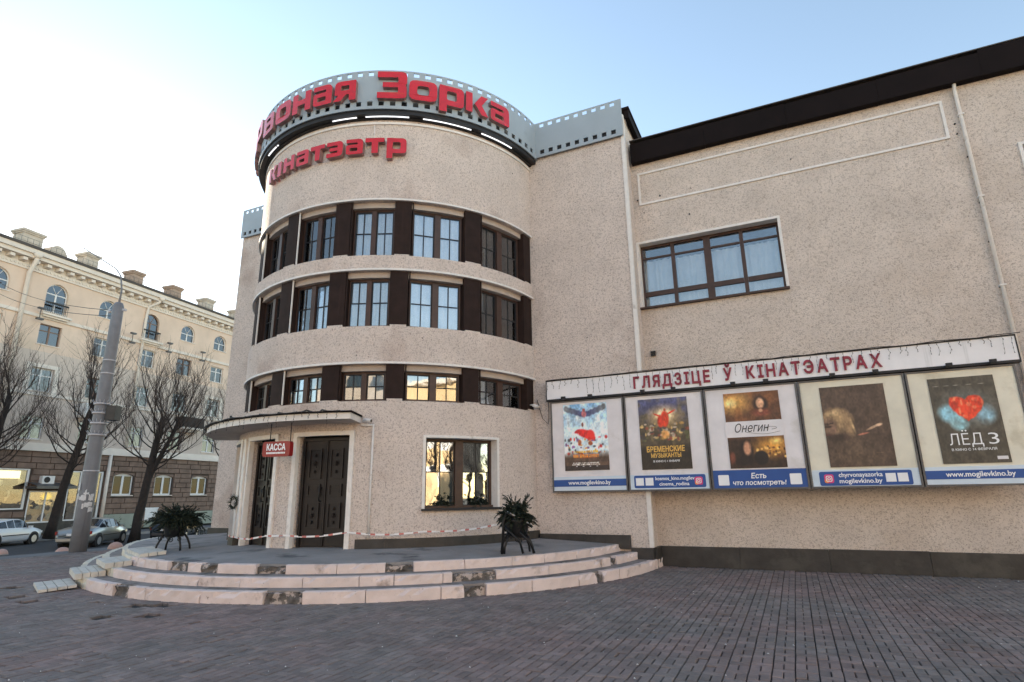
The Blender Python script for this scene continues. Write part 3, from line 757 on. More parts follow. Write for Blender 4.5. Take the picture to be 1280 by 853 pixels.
# ground-floor window
gwn, GM, gwd = tower_window(WG[0] + .3, WG[1] - .3, WG[2] + .01, WG[3] - .005, 77, (None, None), 'pane_clear', RC - .20)
cstrip = MB(); cstrip.box(gwd * .735, gwd * .76, .14, .15, WG[2], WG[3], 0, GM); cstrip.box(gwd * .58, gwd * .73, .15, .158, WG[2] + .4, WG[3], 0, GM); cstrip.build('curtain', 'curtain', gwn)
gt = MB(); gt.arc(WG[0] - .5, WG[1] + .5, RC - .2, RC + .03, WG[3] - .002, WG[3] + .055, 2); gt.arc(WG[0] - .5, WG[0] + .35, RC - .2, RC + .028, WG[2] - .02, WG[3] - .002, 2); gt.arc(WG[1] - .35, WG[1] + .5, RC - .2, RC + .028, WG[2] - .02, WG[3] - .002, 2)
gt.build('window_trim', 'white', gwn)
gs = MB(); gs.arc(WG[0] - .6, WG[1] + .6, RC - .25, RC + .09, WG[2] - .035, WG[2] + .008, 2); gs.build('window_sill', 'black', gwn)

# --- doors
def carved(mb, x0, x1, z0, z1, y, M4, rich):
    mb.box(x0, x1, y - .012, y, z0, z1, 0, M4)
    t = .03
    for q in ((x0, x1, z1 - t, z1), (x0, x1, z0, z0 + t), (x0, x0 + t, z0 + t, z1 - t), (x1 - t, x1, z0 + t, z1 - t)): mb.box(q[0], q[1], y - .04, y - .012, q[2], q[3], 0, M4)
    cx, cz = (x0 + x1) / 2, (z0 + z1) / 2; hx, hz = (x1 - x0) / 2 - .06, (z1 - z0) / 2 - .06
    def orn(ax, az, r):
        for k in range(8):
            a = k * math.pi / 4; mb.tube([M4 @ Vector((ax + r * .25 * math.cos(a), y - .014, az + r * .25 * math.sin(a))), M4 @ Vector((ax + r * math.cos(a + .3), y - .038, az + r * math.sin(a + .3)))], [r * .16, r * .09], 4)
        mb.tube([M4 @ Vector((ax, y - .01, az)), M4 @ Vector((ax, y - .05, az))], [r * .3, r * .15], 6)
    if rich:
        orn(cx, cz, min(hx, hz) * .75)
        if hz > hx * 1.2:
            orn(cx, cz + hz * .68, hx * .5); orn(cx, cz - hz * .68, hx * .5)
    else:
        for k in range(4): mb.box(cx - hx, cx + hx, y - .026, y - .012, cz - hz + hz * .5 * k + .01, cz - hz + hz * .5 * k + hz * .3, 0, M4)
DR = RC - .16
for di, (a, e) in enumerate(DOORS):
    M4, wd = flat_frame(a + .8, e - .8, DR); z0, z1 = DZ[0] - .02, DZ[1] - .06
    H_ = z1 - z0
    dj = MB(); dj.box(0, .06, -.02, .08, z0, z1, 0, M4); dj.box(wd - .06, wd, -.02, .08, z0, z1, 0, M4); dj.box(.06, wd - .06, -.02, .08, z1 - .06, z1, 0, M4)
    d = part(dj, 'entrance_door', 'door')
    for k in range(2):
        x0 = .064 + k * (wd - .128) / 2; x1 = x0 + (wd - .128) / 2 - .006
        lf = MB(); lf.box(x0, x1, .02, .07, z0 + .02, z1 - .064, 0, M4)
        m_ = (x1 - x0) * .20
        carved(lf, x0 + m_, x1 - m_, z0 + H_ * .62, z0 + H_ * .90, .02, M4, True); carved(lf, x0 + m_, x1 - m_, z0 + H_ * .46, z0 + H_ * .57, .02, M4, False); carved(lf, x0 + m_, x1 - m_, z0 + H_ * .17, z0 + H_ * .40, .02, M4, True)
        lf.box(x1 - .03 if k == 0 else x0 - .01, x1 + .01 if k == 0 else x0 + .03, -.012, .02, z0 + .03, z1 - .07, 0, M4)
        lo_ = lf.build('door_leaf', 'door', d)
        if k == 0:
            hd = MB(); hx_ = x1 - .09; hd.tube([M4 @ Vector((hx_, .015, z0 + .95)), M4 @ Vector((hx_, -.05, z0 + .97)), M4 @ Vector((hx_, -.05, z0 + 1.23)), M4 @ Vector((hx_, .015, z0 + 1.25))], .016, 6); hd.build('handle', 'iron', d)
    fr = MB(); w_ = 1.15
    for q0, q1 in ((a - w_ * .75, a + .45), (e - .45, e + w_ * .75)): fr.arc(q0, q1, RC - .06, RC + .05, .5, DZ[1] + .06, 1)
    fr.arc(a - w_ * .75, e + w_ * .75, RC - .06, RC + .054, DZ[1] - .03, DZ[1] + .06, 1); part(fr, 'door_surround', 'white')
    bk = MB(); bk.box(-.1, wd + .1, .1, .14, .3, DZ[1] + .1, 0, M4); part(bk, 'door_backing', 'dark_room')
# ribbed pilasters beside the third door
pi_ = MB()
for k in range(4): pi_.arc(-26.6 + k * 1.6, -25.5 + k * 1.6, RC - .05, RC + .07 + .02 * (k % 2), .78, DZ[1] + .04, 1)
part(pi_, 'ribbed_pilaster', 'white')
# small hooded vent at the foot of the block's left wall and drip pipes
vt = MB(); vt.box(-16.55, -15.9, YB - .05, YB + .02, .72, 1.05); part(vt, 'wall_vent', 'plinth')
cp = MB()
c0 = [cyl(26.0, RC + .02, 3.20), cyl(27.6, RC + .025, 3.19), cyl(27.6, RC + .025, 3.12), cyl(27.0, RC + .025, .86)]
cp.tube([cyl(23.9, RC + .025, 3.14), cyl(27.4, RC + .025, 3.14)], .022, 6); cp.tube([cyl(27.4, RC + .025, 3.16), cyl(27.3, RC + .025, .80)], .022, 6); part(cp, 'cable_conduit', 'white')
# canopy over the doors
CR0, CR1, CZ0, CZ1 = RC - .1, 5.05, 3.195, 3.325
ca = MB(); ca.arc(-56, 23.6, CR0, CR1, CZ0, CZ1, 2, None, 0, 1); cano = part(ca, 'canopy', ['white', 'soffit'])
cb = MB(); cb.arc(-56.5, 24.0, CR0, CR1 + .05, CZ1 + .002, CZ1 + .035, 2); cb.build('canopy_sheet', 'fascia', cano)
# drainpipe on the hall
dp = MB(); dp.tube([(4.32, YH - .12, 10.38), (4.32, YH - .07, 10.25), (4.33, YH - .065, .5)], .038, 8)
for z in (1.4, 3.2, 5.6, 7.6, 9.6): dp.box(4.275, 4.385, YH - .11, YH + .01, z, z + .035)
tag(dp.build('drainpipe', 'white'), 'long pale drainpipe down the hall wall right of the moulded panel', 'drainpipe')
# rusty fixings on the walls
fx = MB(); rf_ = random.Random(2)
for x, z in ((-2.9, 9.3), (-2.3, 9.3), (-1.5, 9.32), (.9, 9.5), (-1.6, 8.6), (4.2, 9.45), (4.2, 9.2), (4.28, 8.6), (4.3, 7.5), (4.3, 6.6), (4.3, 5.6), (-2.75, 8.9), (-2.9, 7.2)):
    fx.tube([(x, YH - .03, z), (x, YH + .01, z)], rf_.uniform(.012, .022), 6)
for z in (4.95, 5.02): fx.box(-2.86, -2.74, YH - .07, YH + .01, z, z + .055)
for _ in range(34):
    if rf_.random() < .5: x, y, z = rf_.uniform(-5.5, XB1 - .2), YB, rf_.uniform(4.6, 10.8)
    else:
        p = cyl(rf_.uniform(-30, 85), RC, rf_.choice((rf_.uniform(8.8, 10.6), rf_.uniform(4.7, 5.3), rf_.uniform(1.2, 3.5)))); x, y, z = p
    fx.tube([(x, y - .006, z), (x, y + .02, z)], rf_.uniform(.006, .016), 5)
for a in (-16.2, -15.9): 
    for z in (6.2, 6.8): fx.tube([(a, YB - .02, z), (a, YB + .01, z)], .05, 7)
part(fx, 'wall_fixings', 'iron')

# ================================================================== FILM-STRIP PARAPET
SR, SZ0, SZ1 = 4.54, 10.94, 12.06
fsn = thing('film_strip_sign', 'grey perforated film strip band running round the top of the tower and block', 'sign', (-10.1, 13.8, 11), world=True)
def strip_rows(emit, L_, pitch, hole):
    """emit(a0,a1,z0,z1) solid pieces along length L_"""
    H = SZ1 - SZ0; za, zb = SZ0 + .085, SZ0 + .215; zc, zd = SZ1 - .165, SZ1 - .045
    emit(0, L_, SZ0, za); emit(0, L_, zb, zc); emit(0, L_, zd, SZ1)
    n = int(L_ / pitch); off = (L_ - n * pitch) / 2
    edges = [0.]
    for i in range(n):
        c = off + (i + .5) * pitch; edges += [c - hole / 2, c + hole / 2]
    edges.append(L_)
    for k in range(0, len(edges), 2):
        emit(edges[k], edges[k + 1], za, zb); emit(edges[k], edges[k + 1], zc, zd)
cs = MB(); arc_len = R_(177) * SR
def em_arc(a, b, z0, z1): cs.arc(-88 + math.degrees(a / SR), -88 + math.degrees(b / SR), SR - .035, SR, z0, z1, 2)
strip_rows(em_arc, arc_len, .285, .135); cs.build('curved_band', 'strip', fsn)
for x0, x1 in ((-5.62, -3.02), (XB0 - .02, -14.2)):
    fl = MB(); yy = YB - .10
    strip_rows(lambda a, b, z0, z1: fl.box(x0 + a, x0 + b, yy, yy + .035, z0 + .03, z1 + .03), x1 - x0, .262, .13); fl.build('straight_band', 'strip', fsn)
for x0, x1 in ((-5.6, -3.1), (XB0 + .05, -14.2)):
    db = MB(); db.box(x0, x1, YB - .05, YB - .012, SZ0 + .06, SZ0 + .34); db.build('shade_backing', 'black', fsn)  # black sheet painting the shade behind the lower holes
    for x in np.arange(x0 + .1, x1, .8): br = MB(); br.box(x, x + .04, YB - .064, YB - .052, SZ0 + .08, SZ1 - .1); br.box(x, x + .04, YB - .0519, YB + .10, SZ0 + .36, SZ1 - .2); br.build('bracket', 'fascia', fsn)
for a in np.arange(-85, 88, 9):
    br = MB(); M4, wd = flat_frame(a, a + .5, SR - .04); br.box(0, .03, .002, .20, SZ0 + .02, SZ1 - .2, 0, M4); br.build('bracket', 'fascia', fsn)
sd = MB(); sd.arc(-90, 88.5, RC - .05, SR - .05, 10.83, SZ0 - .004, 2); sd.arc(-90, 88.5, RC + .0, SR - .19, 10.79, 10.826, 2); sd.build('dark_ledge', 'black', fsn)
bkb = MB(); bkb.arc(-90, 88.5, SR - .20, SR - .17, SZ0, SZ0 + .42, 3); bkb.build('shade_backing', 'black', fsn)  # black sheet standing in for the shaded gap behind the curved band
for (a, b) in ((-26, -19), (-18.0, -17.4), (9, 17.5), (20.5, 34.5), (39, 55.5), (59.5, 73)):
    tb = MB(); tb.tube([cyl(a + (b - a) * k / 6, SR - .12, 10.80) for k in range(7)], .017, 6); tag(tb.build('tube_lamp', 'tube', fsn))
# red letters: outlines in units of the x-height
T = .26
def loops_for(ch):
    q = .10; sq = 0
    rect = lambda a, b, c, d, r=.06: rounded([(a, c), (b, c), (b, d), (a, d)], r)
    if ch == 'З':
        w, h, t = 1.2, 1.36, .30
        return w, [rounded([(0, 0, .04), (w, 0, .22), (w, h * .42, .10), (w - .06, h * .5, .05), (w, h * .58, .1), (w, h, .22), (0, h, .04), (0, h - t, .02), (w - t - .05, h - t, .04), (w - t - .05, h / 2 + t * .42, .04), (.22, h / 2 + t * .42, .02), (.22, h / 2 - t * .42, .02), (w - t - .05, h / 2 - t * .42, .04), (w - t - .05, t, .04), (0, t, .02)], .05)]
    if ch == 'о': return 1.05, [rect(0, 1.05, 0, 1, .26), rect(.30, .75, .27, .73, .12)[::-1]]
    if ch == 'р': return 1.0, [rounded([(0, -.34, .03), (.3, -.34, .03), (.3, .0, .02), (1.0, 0, .22), (1.0, 1, .22), (0, 1, .05)], .05), rect(.3, .70, .27, .73, .08)[::-1]]
    if ch == 'к': return 1.08, [rounded([(0, 0, .04), (.3, 0, .04), (.3, 1, .04), (0, 1, .04)], .04), rounded([(.40, .5, .02), (.74, 0, .03), (1.08, 0, .03), (.74, .5, .03), (1.06, 1, .03), (.72, 1, .03)], .03)]
    if ch == 'а': return 1.0, [rounded([(0.06, 0, .16), (1.0, 0, .08), (1.0, 1, .26), (.06, 1, .04), (.06, .76, .03), (.70, .76, .04), (.70, .63, .02), (0.06, .63, .12)], .05), rect(.27, .70, .20, .42, .05)[::-1]]
    if ch == 'я': return 1.0, [rounded([(1.0, 0, .04), (1.0, 1, .05), (.05, 1, .24), (.05, .30, .2), (.22, .30, .02), (0, 0, .03), (.34, 0, .03), (.56, .30, .02), (.70, .30, .02), (.70, 0, .03)], .04), rect(.33, .70, .52, .76, .05)[::-1]]
    if ch == 'н': return 1.0, [rounded([(0, 0), (.3, 0), (.3, .37), (.70, .37), (.70, 0), (1, 0), (1, 1), (.70, 1), (.70, .63), (.3, .63), (.3, 1), (0, 1)], .03)]
    if ch == 'в': return 1.0, [rounded([(0, 0, .04), (1.0, 0, .24), (1.0, .46, .1), (.94, .52, .04), (.98, .58, .08), (.98, 1, .24), (0, 1, .04)], .05), rect(.3, .72, .20, .40, .04)[::-1], rect(.3, .70, .62, .80, .04)[::-1]]
    if ch == 'ы': return 1.4, [rounded([(0, 0, .04), (.9, 0, .2), (.9, .62, .2), (.3, .62, .02), (.3, 1, .04), (0, 1, .04)], .04), rect(.3, .62, .22, .42, .05)[::-1], rect(1.1, 1.4, 0, 1, .04)]
    if ch == 'Р': return 1.1, [rounded([(0, 0, .04), (.32, 0, .04), (.32, .42, .02), (1.1, .42, .24), (1.1, 1.36, .24), (0, 1.36, .05)], .05), rect(.32, .78, .70, 1.08, .08)[::-1]]
    if ch == 'Ч': return 1.1, [rounded([(.78, 0), (1.1, 0), (1.1, 1.36), (.78, 1.36), (.78, .82), (.32, .82), (.32, 1.36), (0, 1.36), (0, .5, .2), (.78, .5)], .04)]
    if ch == 'і': return .34, [rect(0, .34, 0, 1, .04)]
    if ch == 'т': return 1.0, [rounded([(.34, 0), (.68, 0), (.68, .72), (1.0, .72), (1.0, 1), (0, 1), (0, .72), (.34, .72)], .03)]
    if ch == 'э': return 1.0, [rounded([(0, 0, .05), (1.0, 0, .26), (1.0, 1, .26), (0, 1, .05), (0, .74, .02), (.68, .74, .06), (.68, .60, .02), (.18, .60, .02), (.18, .38, .02), (.68, .38, .02), (.68, .26, .05), (0, .26, .02)], .04)]
def curved_letters(parent, spec, r, depth, xh, base):
    """spec: (character, angle of its left edge, angle of its right edge)"""
    for ch, a, e in spec:
        w, lp = loops_for(ch); vs, fs = outline_geo(lp, depth)
        bm = bmesh.new()
        bv = [bm.verts.new(v) for v in vs]
        for f in fs:
            try: bm.faces.new([bv[i] for i in f])
            except ValueError: pass
        bm.normal_update()
        mb = MB(); face_ix = [tuple(v.index for v in f.verts) for f in bm.faces] if False else None
        bm.verts.index_update()
        tris = [tuple(v.index for v in f.verts) for f in bm.faces]; nz = [abs(f.normal.z) for f in bm.faces]
        pts = []
        for v in bm.verts:
            phi = a + (e - a) * v.co.x / w; pts.append(cyl(phi, r + depth / 2 + v.co.z, base + v.co.y * xh))
        o = len(mb.v); mb.v += [tuple(p) for p in pts]
        for f, n_ in zip(tris, nz): mb.f.append(list(f)); mb.mi.append(0 if n_ > .5 else 1); mb.sm.append(False)
        bm.free(); mb.build('letter', ['red', 'red_side'], parent)
zs = thing('rooftop_lettering', 'large red block letters standing on the film strip round the tower', 'lettering', (-10.1, 14, 11), world=True)
curved_letters(zs, [('Ч', -58, -48.5), ('ы', -47, -36.8), ('Р', -35.5, -26.5), ('в', -24.2, -16.2), ('о', -14.8, -6.6), ('н', -5.6, 2.2), ('а', 2.8, 10.0), ('я', 10.6, 18.0), ('З', 24.6, 33.6), ('о', 34.3, 42.9), ('р', 43.6, 51.6), ('к', 52.3, 60.4), ('а', 60.8, 69.0)], SR + .005, .11, .57, 11.16)
ks = thing('tower_lettering', 'smaller red block letters on the tower wall below the film strip', 'lettering', (-10.1, 14, 9.6), world=True)
curved_letters(ks, [('к', -22, -16.6), ('і', -15.6, -13.4), ('н', -11.9, -6.2), ('а', -5.3, .4), ('т', 1.2, 6.8), ('э', 7.6, 13.4), ('а', 14.2, 20.2), ('т', 20.9, 27.0), ('р', 27.8, 34.0)], RC + .03, .12, .42, 9.77)
sup = MB(); sup.tube([cyl(23.5, RC + .03, 10.15), cyl(23.3, RC + .06, 10.62)], .007, 4); sup.build('cable', 'board', ks)

# ================================================================== POSTER PANELS
YP = 13.64
PX = [-5.35, -3.46, -1.62, .31, 2.25, 4.03]
PZ0, PZ1 = 1.67, 3.88
def canvas(h=150, w_=104):
    yy, xx = np.mgrid[0:h, 0:w_]; return np.zeros((h, w_, 3)), (xx + .5) / w_, 1 - (yy + .5) / h     # u right, v up
def blend(img, m, c): m = np.clip(m, 0, 1)[..., None]; img[:] = img * (1 - m) + np.array(c) * m
def ell(u, v, cu, cv, ru, rv, soft=.35, rot=0.):
    a = (u - cu) * 1.0; b = (v - cv) * 1.44; c, s = math.cos(rot), math.sin(rot); a, b = a * c + b * s, -a * s + b * c
    d = np.sqrt((a / ru) ** 2 + (b / (rv * 1.44)) ** 2); return np.clip((1 - d) / soft, 0, 1)
def vnoise(u, v, f, seed):
    rs = np.random.RandomState(seed); n = int(f) + 3; g = rs.rand(n, n); x, y = u * f, v * f; i, j = x.astype(int), y.astype(int); a, b = x - i, y - j
    a = a * a * (3 - 2 * a); b = b * b * (3 - 2 * b)
    return (g[j, i] * (1 - a) + g[j, i + 1] * a) * (1 - b) + (g[j + 1, i] * (1 - a) + g[j + 1, i + 1] * a) * b
def art_one():
    im, u, v = canvas(); im[:] = (.78, .86, .90); blend(im, (v - .55) * 2.2, (.42, .62, .78)); blend(im, (vnoise(u, v, 9, 1) - .45) * 1.5, (.90, .92, .92))
    for s in (-1, 1):
        for k in range(9): blend(im, ell(u, v, .5 + s * (.05 + .048 * k), .84 + .012 * k - .010 * (k % 2), .06, .052, .4), (.22 + .02 * k, .24 + .02 * k, .42))
    blend(im, ell(u, v, .48, .84, .07, .06), (.70, .38, .40)); blend(im, ell(u, v, .48, .90, .04, .03), (.55, .25, .22))
    rs = np.random.RandomState(5)
    for _ in range(70):
        cu, cv = rs.uniform(.03, .97), rs.uniform(.24, .50); blend(im, ell(u, v, cu, cv, rs.uniform(.015, .05), rs.uniform(.01, .035), .5), [(.75, .15, .13), (.25, .28, .30), (.85, .84, .80), (.45, .30, .5), (.8, .6, .3)][rs.randint(5)])
    blend(im, ell(u, v, .50, .54, .24, .07, .3, -.35), (.80, .10, .09)); blend(im, ell(u, v, .60, .52, .12, .09, .3), (.86, .13, .10)); blend(im, ell(u, v, .32, .58, .09, .03, .4, .3), (.70, .10, .10)); blend(im, ell(u, v, .60, .40, .06, .04, .4), (.55, .25, .10)); blend(im, ell(u, v, .36, .42, .05, .05, .4), (.60, .30, .16)); blend(im, ell(u, v, .44, .68, .03, .04, .4), (.4, .2, .15))
    blend(im, (.30 - v) * 9, (.30, .22, .17)); rs2 = np.random.RandomState(2)
    for row, (cv, hh, cc) in enumerate(((.275, .018, (.90, .66, .16)), (.215, .022, (.92, .50, .12)), (.115, .008, (.8, .78, .75)), (.09, .008, (.8, .78, .75)))):
        cu = .24 - .02 * row
        while cu < .78: w_ = rs2.uniform(.02, .045) * (1 if row < 2 else .6); m = ((np.abs(u - cu) < w_ * .42) & (np.abs(v - cv) < hh)).astype(float) * (.55 + .45 * (vnoise(u, v, 40, row) > .4)); blend(im, m, cc); cu += w_ * 1.15
    im0 = im.copy(); blend(im, (.16 - v) * 12, (.17, .13, .12)); blend(im, ell(u, v, .5, .22, .42, .05, .6), (.55, .22, .10))
    m = (((v > .19) & (v < .30)) | ((v > .075) & (v < .128))); im[m] = im0[m]
    return im
def art_two():
    im, u, v = canvas(); im[:] = (.26, .22, .16); blend(im, (v - .6) * 3, (.26, .27, .42)); blend(im, ell(u, v, .52, .74, .42, .20, 1.), (.95, .78, .50)); blend(im, ell(u, v, .52, .75, .20, .12, .9), (1, .93, .78)); blend(im, np.clip((vnoise(u, v, 12, 2) - .5) * 2, 0, .6) * (v > .2), (.42, .36, .22))
    blend(im, (v - .93) * 10, (.32, .33, .45))
    rs = np.random.RandomState(8)
    for _ in range(80):
        cu, cv = rs.uniform(.02, .98), rs.uniform(.40, .64); blend(im, ell(u, v, cu, cv, rs.uniform(.02, .07), rs.uniform(.012, .04), .5), [(.55, .42, .22), (.30, .30, .18), (.70, .58, .36), (.45, .22, .16), (.62, .55, .48), (.22, .2, .2)][rs.randint(6)])
    blend(im, ell(u, v, .53, .70, .09, .13, .25), (.78, .20, .08)); blend(im, ell(u, v, .44, .67, .07, .10, .3), (.70, .16, .08)); blend(im, ell(u, v, .54, .83, .028, .025, .3), (.62, .30, .18)); blend(im, ell(u, v, .66, .79, .12, .015, .4, .45), (.74, .18, .08)); blend(im, ell(u, v, .38, .76, .10, .014, .4, -.45), (.74, .18, .08)); blend(im, ell(u, v, .52, .48, .10, .07, .4), (.80, .56, .30))
    blend(im, (.36 - v) * 12, (.14, .11, .08)); blend(im, ell(u, v, .5, .27, .45, .09, .9), (.30, .20, .08))
    return im
def art_three():
    im, u, v = canvas(); im[:] = (.30, .18, .11); blend(im, ell(u, v, .15, .88, .48, .22, 1.), (.88, .66, .32)); blend(im, ell(u, v, .12, .86, .16, .08, .9), (.95, .84, .55)); blend(im, np.clip((vnoise(u, v, 8, 3) - .5) * 1.6, 0, .5) * (v > .5), (.52, .30, .14))
    blend(im, ell(u, v, .66, .83, .16, .12, .4), (.12, .07, .06)); blend(im, ell(u, v, .655, .84, .085, .085, .35), (.80, .60, .46)); blend(im, ell(u, v, .66, .72, .22, .07, .6), (.42, .20, .14)); blend(im, ell(u, v, .65, .745, .05, .03, .5), (.75, .55, .42))
    blend(im, (.40 - v) * 20, (.16, .10, .07)); blend(im, ell(u, v, .80, .27, .48, .19, 1.) * (v < .42), (.88, .60, .22)); blend(im, ell(u, v, .85, .34, .15, .06, .9) * (v < .42), (.95, .78, .42))
    rs = np.random.RandomState(3)
    for _ in range(40): blend(im, ell(u, v, rs.uniform(.4, 1), rs.uniform(.10, .28), rs.uniform(.015, .04), rs.uniform(.01, .03), .6), [(.9, .68, .36), (.4, .22, .12), (.2, .12, .08)][rs.randint(3)])
    blend(im, ell(u, v, .32, .22, .14, .15, .3), (.10, .06, .05)); blend(im, ell(u, v, .34, .26, .085, .11, .4), (.68, .48, .36)); blend(im, ell(u, v, .27, .10, .2, .08, .5), (.08, .05, .04)); blend(im, ell(u, v, .57, .13, .14, .10, .2), (.06, .04, .04)); blend(im, ell(u, v, .06, .14, .07, .1, .5), (.40, .20, .14))
    return im
def art_four():
    im, u, v = canvas(); im[:] = (.245, .185, .15); blend(im, np.clip(vnoise(u, v, 3, 6) * .5, 0, .4), (.30, .235, .185)); blend(im, ell(u, v, .45, .15, .5, .35, 1.), (.30, .235, .18))
    blend(im, ell(u, v, .20, .57, .30, .18, .25, -.15), (.42, .33, .235)); blend(im, ell(u, v, .24, .60, .26, .15, .9, -.15), (.62, .50, .35)); blend(im, ell(u, v, .38, .48, .09, .15, .7, .25), (.52, .41, .29)); blend(im, ell(u, v, .44, .50, .025, .12, .8, .2), (.74, .62, .44)); blend(im, ell(u, v, .17, .67, .16, .05, .9, .3), (.72, .60, .43)); blend(im, ell(u, v, .09, .51, .15, .13, .5), (.40, .30, .235)); blend(im, ell(u, v, .05, .53, .06, .02, .5), (.22, .16, .13)); blend(im, ell(u, v, .12, .54, .04, .012, .5), (.2, .15, .12))
    for k in range(13):
        cu = .06 + .032 * k; a = np.abs((u - cu) - .35 * (.74 - v) * (k / 9. - .25) + .0); blend(im, np.clip(1 - a / .010, 0, 1) * ell(u, v, .24, .58, .30, .17, .25) * .10, (.84, .70, .50))
    blend(im, ell(u, v, .07, .50, .10, .018, .5), (.20, .14, .11)); blend(im, ell(u, v, .05, .40, .06, .015, .5), (.34, .20, .17)); blend(im, ell(u, v, .14, .46, .05, .07, .6), (.46, .34, .27))
    blend(im, ell(u, v, .74, .47, .14, .018, .5, .45), (.62, .50, .40)); blend(im, ell(u, v, .83, .495, .07, .022, .5, .25), (.74, .60, .48)); blend(im, ell(u, v, .58, .395, .11, .014, .5, .2), (.60, .36, .28)); blend(im, ell(u, v, .20, .36, .26, .05, .6), (.20, .145, .115))
    for cu in (.48, .78): blend(im, ell(u, v, cu, .165, .08, .006, .5), (.36, .28, .22))
    return im
def art_five():
    im, u, v = canvas(); im[:] = (.235, .215, .18); blend(im, ell(u, v, .52, .62, .50, .28, 1.) * .8, (.42, .46, .47)); n = vnoise(u, v, 13, 4)
    blend(im, ell(u, v, .24, .58, .20, .13, .5) * (.5 + n), (.48, .66, .72)); blend(im, ell(u, v, .36, .46, .17, .10, .5, -.4) * (.4 + n), (.55, .74, .78)); blend(im, ell(u, v, .78, .55, .18, .14, .7) * (.4 + n), (.46, .60, .66))
    x = (u - .52) / .26; y = (v - .585) / .138; x2 = x + (n - .5) * .16; y2 = y + (vnoise(u, v, 17, 9) - .5) * .2
    h = np.sqrt(x2 ** 2 + (y2 - .78 * np.sqrt(np.abs(x2))) ** 2) - 1
    blend(im, np.clip(-h * 9, 0, 1), (.80, .20, .09)); blend(im, np.clip(-h * 9, 0, 1) * np.clip((vnoise(u, v, 22, 12) - .62) * 4, 0, .6), (.93, .55, .38)); blend(im, np.clip(-h * 9, 0, 1) * np.clip((vnoise(u, v, 9, 13) - .55) * 3, 0, .5), (.62, .10, .06))
    for cu in (.12, .28, .42, .62, .80): blend(im, ell(u, v, cu, .905, .06, .004, .5), (.5, .48, .44))
    return im
def poster(parent, im, x0, x1, z0, z1, y):
    h, w_ = im.shape[:2]; X = np.linspace(x0, x1, w_); Z = np.linspace(z1, z0, h)
    xx, zz = np.meshgrid(X, Z); n = w_ * h
    rip = y - .004 - .003 * np.abs(np.sin(xx * 3.1 + zz * 1.7))
    vs = np.stack([xx, rip, zz], -1).reshape(-1, 3); k = np.arange(n).reshape(h, w_)
    q = np.stack([k[1:, :-1], k[1:, 1:], k[:-1, 1:], k[:-1, :-1]], -1).reshape(-1, 4)
    vs2 = [tuple(a) for a in vs] + [(x0, y + .004, z1), (x1, y + .004, z1), (x1, y + .004, z0), (x0, y + .004, z0)]
    fs = [tuple(int(b) for b in a) for a in q] + [(n, n + 1, n + 2, n + 3)]
    me = bpy.data.meshes.new('poster'); me.from_pydata(vs2, [], fs); me.materials.append(M['print'])
    uu, vv = np.meshgrid(np.linspace(0, .999, w_), np.linspace(0, .999, h)); sd_ = int(abs(x0) * 100) % 50
    tex = .74 + .30 * vnoise(uu, vv, 16, sd_) + .26 * vnoise(uu, vv, 42, sd_ + 1); c = np.clip((im * 1.06 + .055) * tex[..., None], 0, 1); lin = np.where(c <= .04045, c / 12.92, ((c + .055) / 1.055) ** 2.4).reshape(-1, 3)  # colours lifted so the dark print carries a veil of glare
    col = np.ones((n + 4, 4)); col[:n, :3] = lin; at = me.color_attributes.new('print', 'FLOAT_COLOR', 'POINT'); at.data.foreach_set('color', col.astype(np.float32).ravel())
    return link('poster', me, parent)
def rrect(mb, x0, x1, z0, z1, r, y, d=.004, mi=0):
    vs, fs = outline_geo([rounded([(x0, z0), (x1, z0), (x1, z1), (x0, z1)], r)], d); mb.add([(v[0], y - d / 2 - v[2], v[1]) for v in vs], fs, mi)
def camera_mark(parent, cx, cz, s, y):
    """rounded square with a ring and a dot"""
    a = MB(); rrect(a, cx - s, cx + s, cz - s, cz + s, s * .45, y); a.build('badge', 'pink', parent)
    a = MB(); rrect(a, cx - s * .98, cx - s * .1, cz - s * .98, cz - s * .1, s * .4, y - .0045, .002); a.build('badge_glow', 'orange', parent)
    b = MB(); o_ = rounded([(cx - s * .68, cz - s * .68), (cx + s * .68, cz - s * .68), (cx + s * .68, cz + s * .68), (cx - s * .68, cz + s * .68)], s * .4); i_ = rounded([(cx - s * .52, cz - s * .52), (cx + s * .52, cz - s * .52), (cx + s * .52, cz + s * .52), (cx - s * .52, cz + s * .52)], s * .3)
    vs, fs = outline_geo([o_, i_[::-1]], .003); b.add([(v[0], y - .0085 - v[2], v[1]) for v in vs], fs)
    ring = lambda r, n=16: [(cx + r * math.cos(2 * math.pi * k / n), cz + r * math.sin(2 * math.pi * k / n)) for k in range(n)]
    vs, fs = outline_geo([ring(s * .36), ring(s * .20)[::-1]], .003); b.add([(v[0], y - .0085 - v[2], v[1]) for v in vs], fs)
    b.build('badge_outline', 'print_white', parent)
PLAB = ['poster panel with a red creature on a pale sky, leftmost panel under the header', 'poster panel with an orange clad pair in a sunburst and gold title', 'poster panel with a white script title between two brown scenes', 'poster panel with a fair haired head on plain brown, lower edge blue box', 'poster panel with a red heart on dark grey, rightmost panel']
PPOS = [(-5.0, -3.885, 2.17, 3.78), (-3.115, -1.99, 2.14, 3.76), (-1.195, -.07, 2.11, 3.74), (.715, 1.87, 2.075, 3.71), (2.61, 3.65, 2.08, 3.71)]
ARTS = [art_one, art_two, art_three, art_four, art_five]
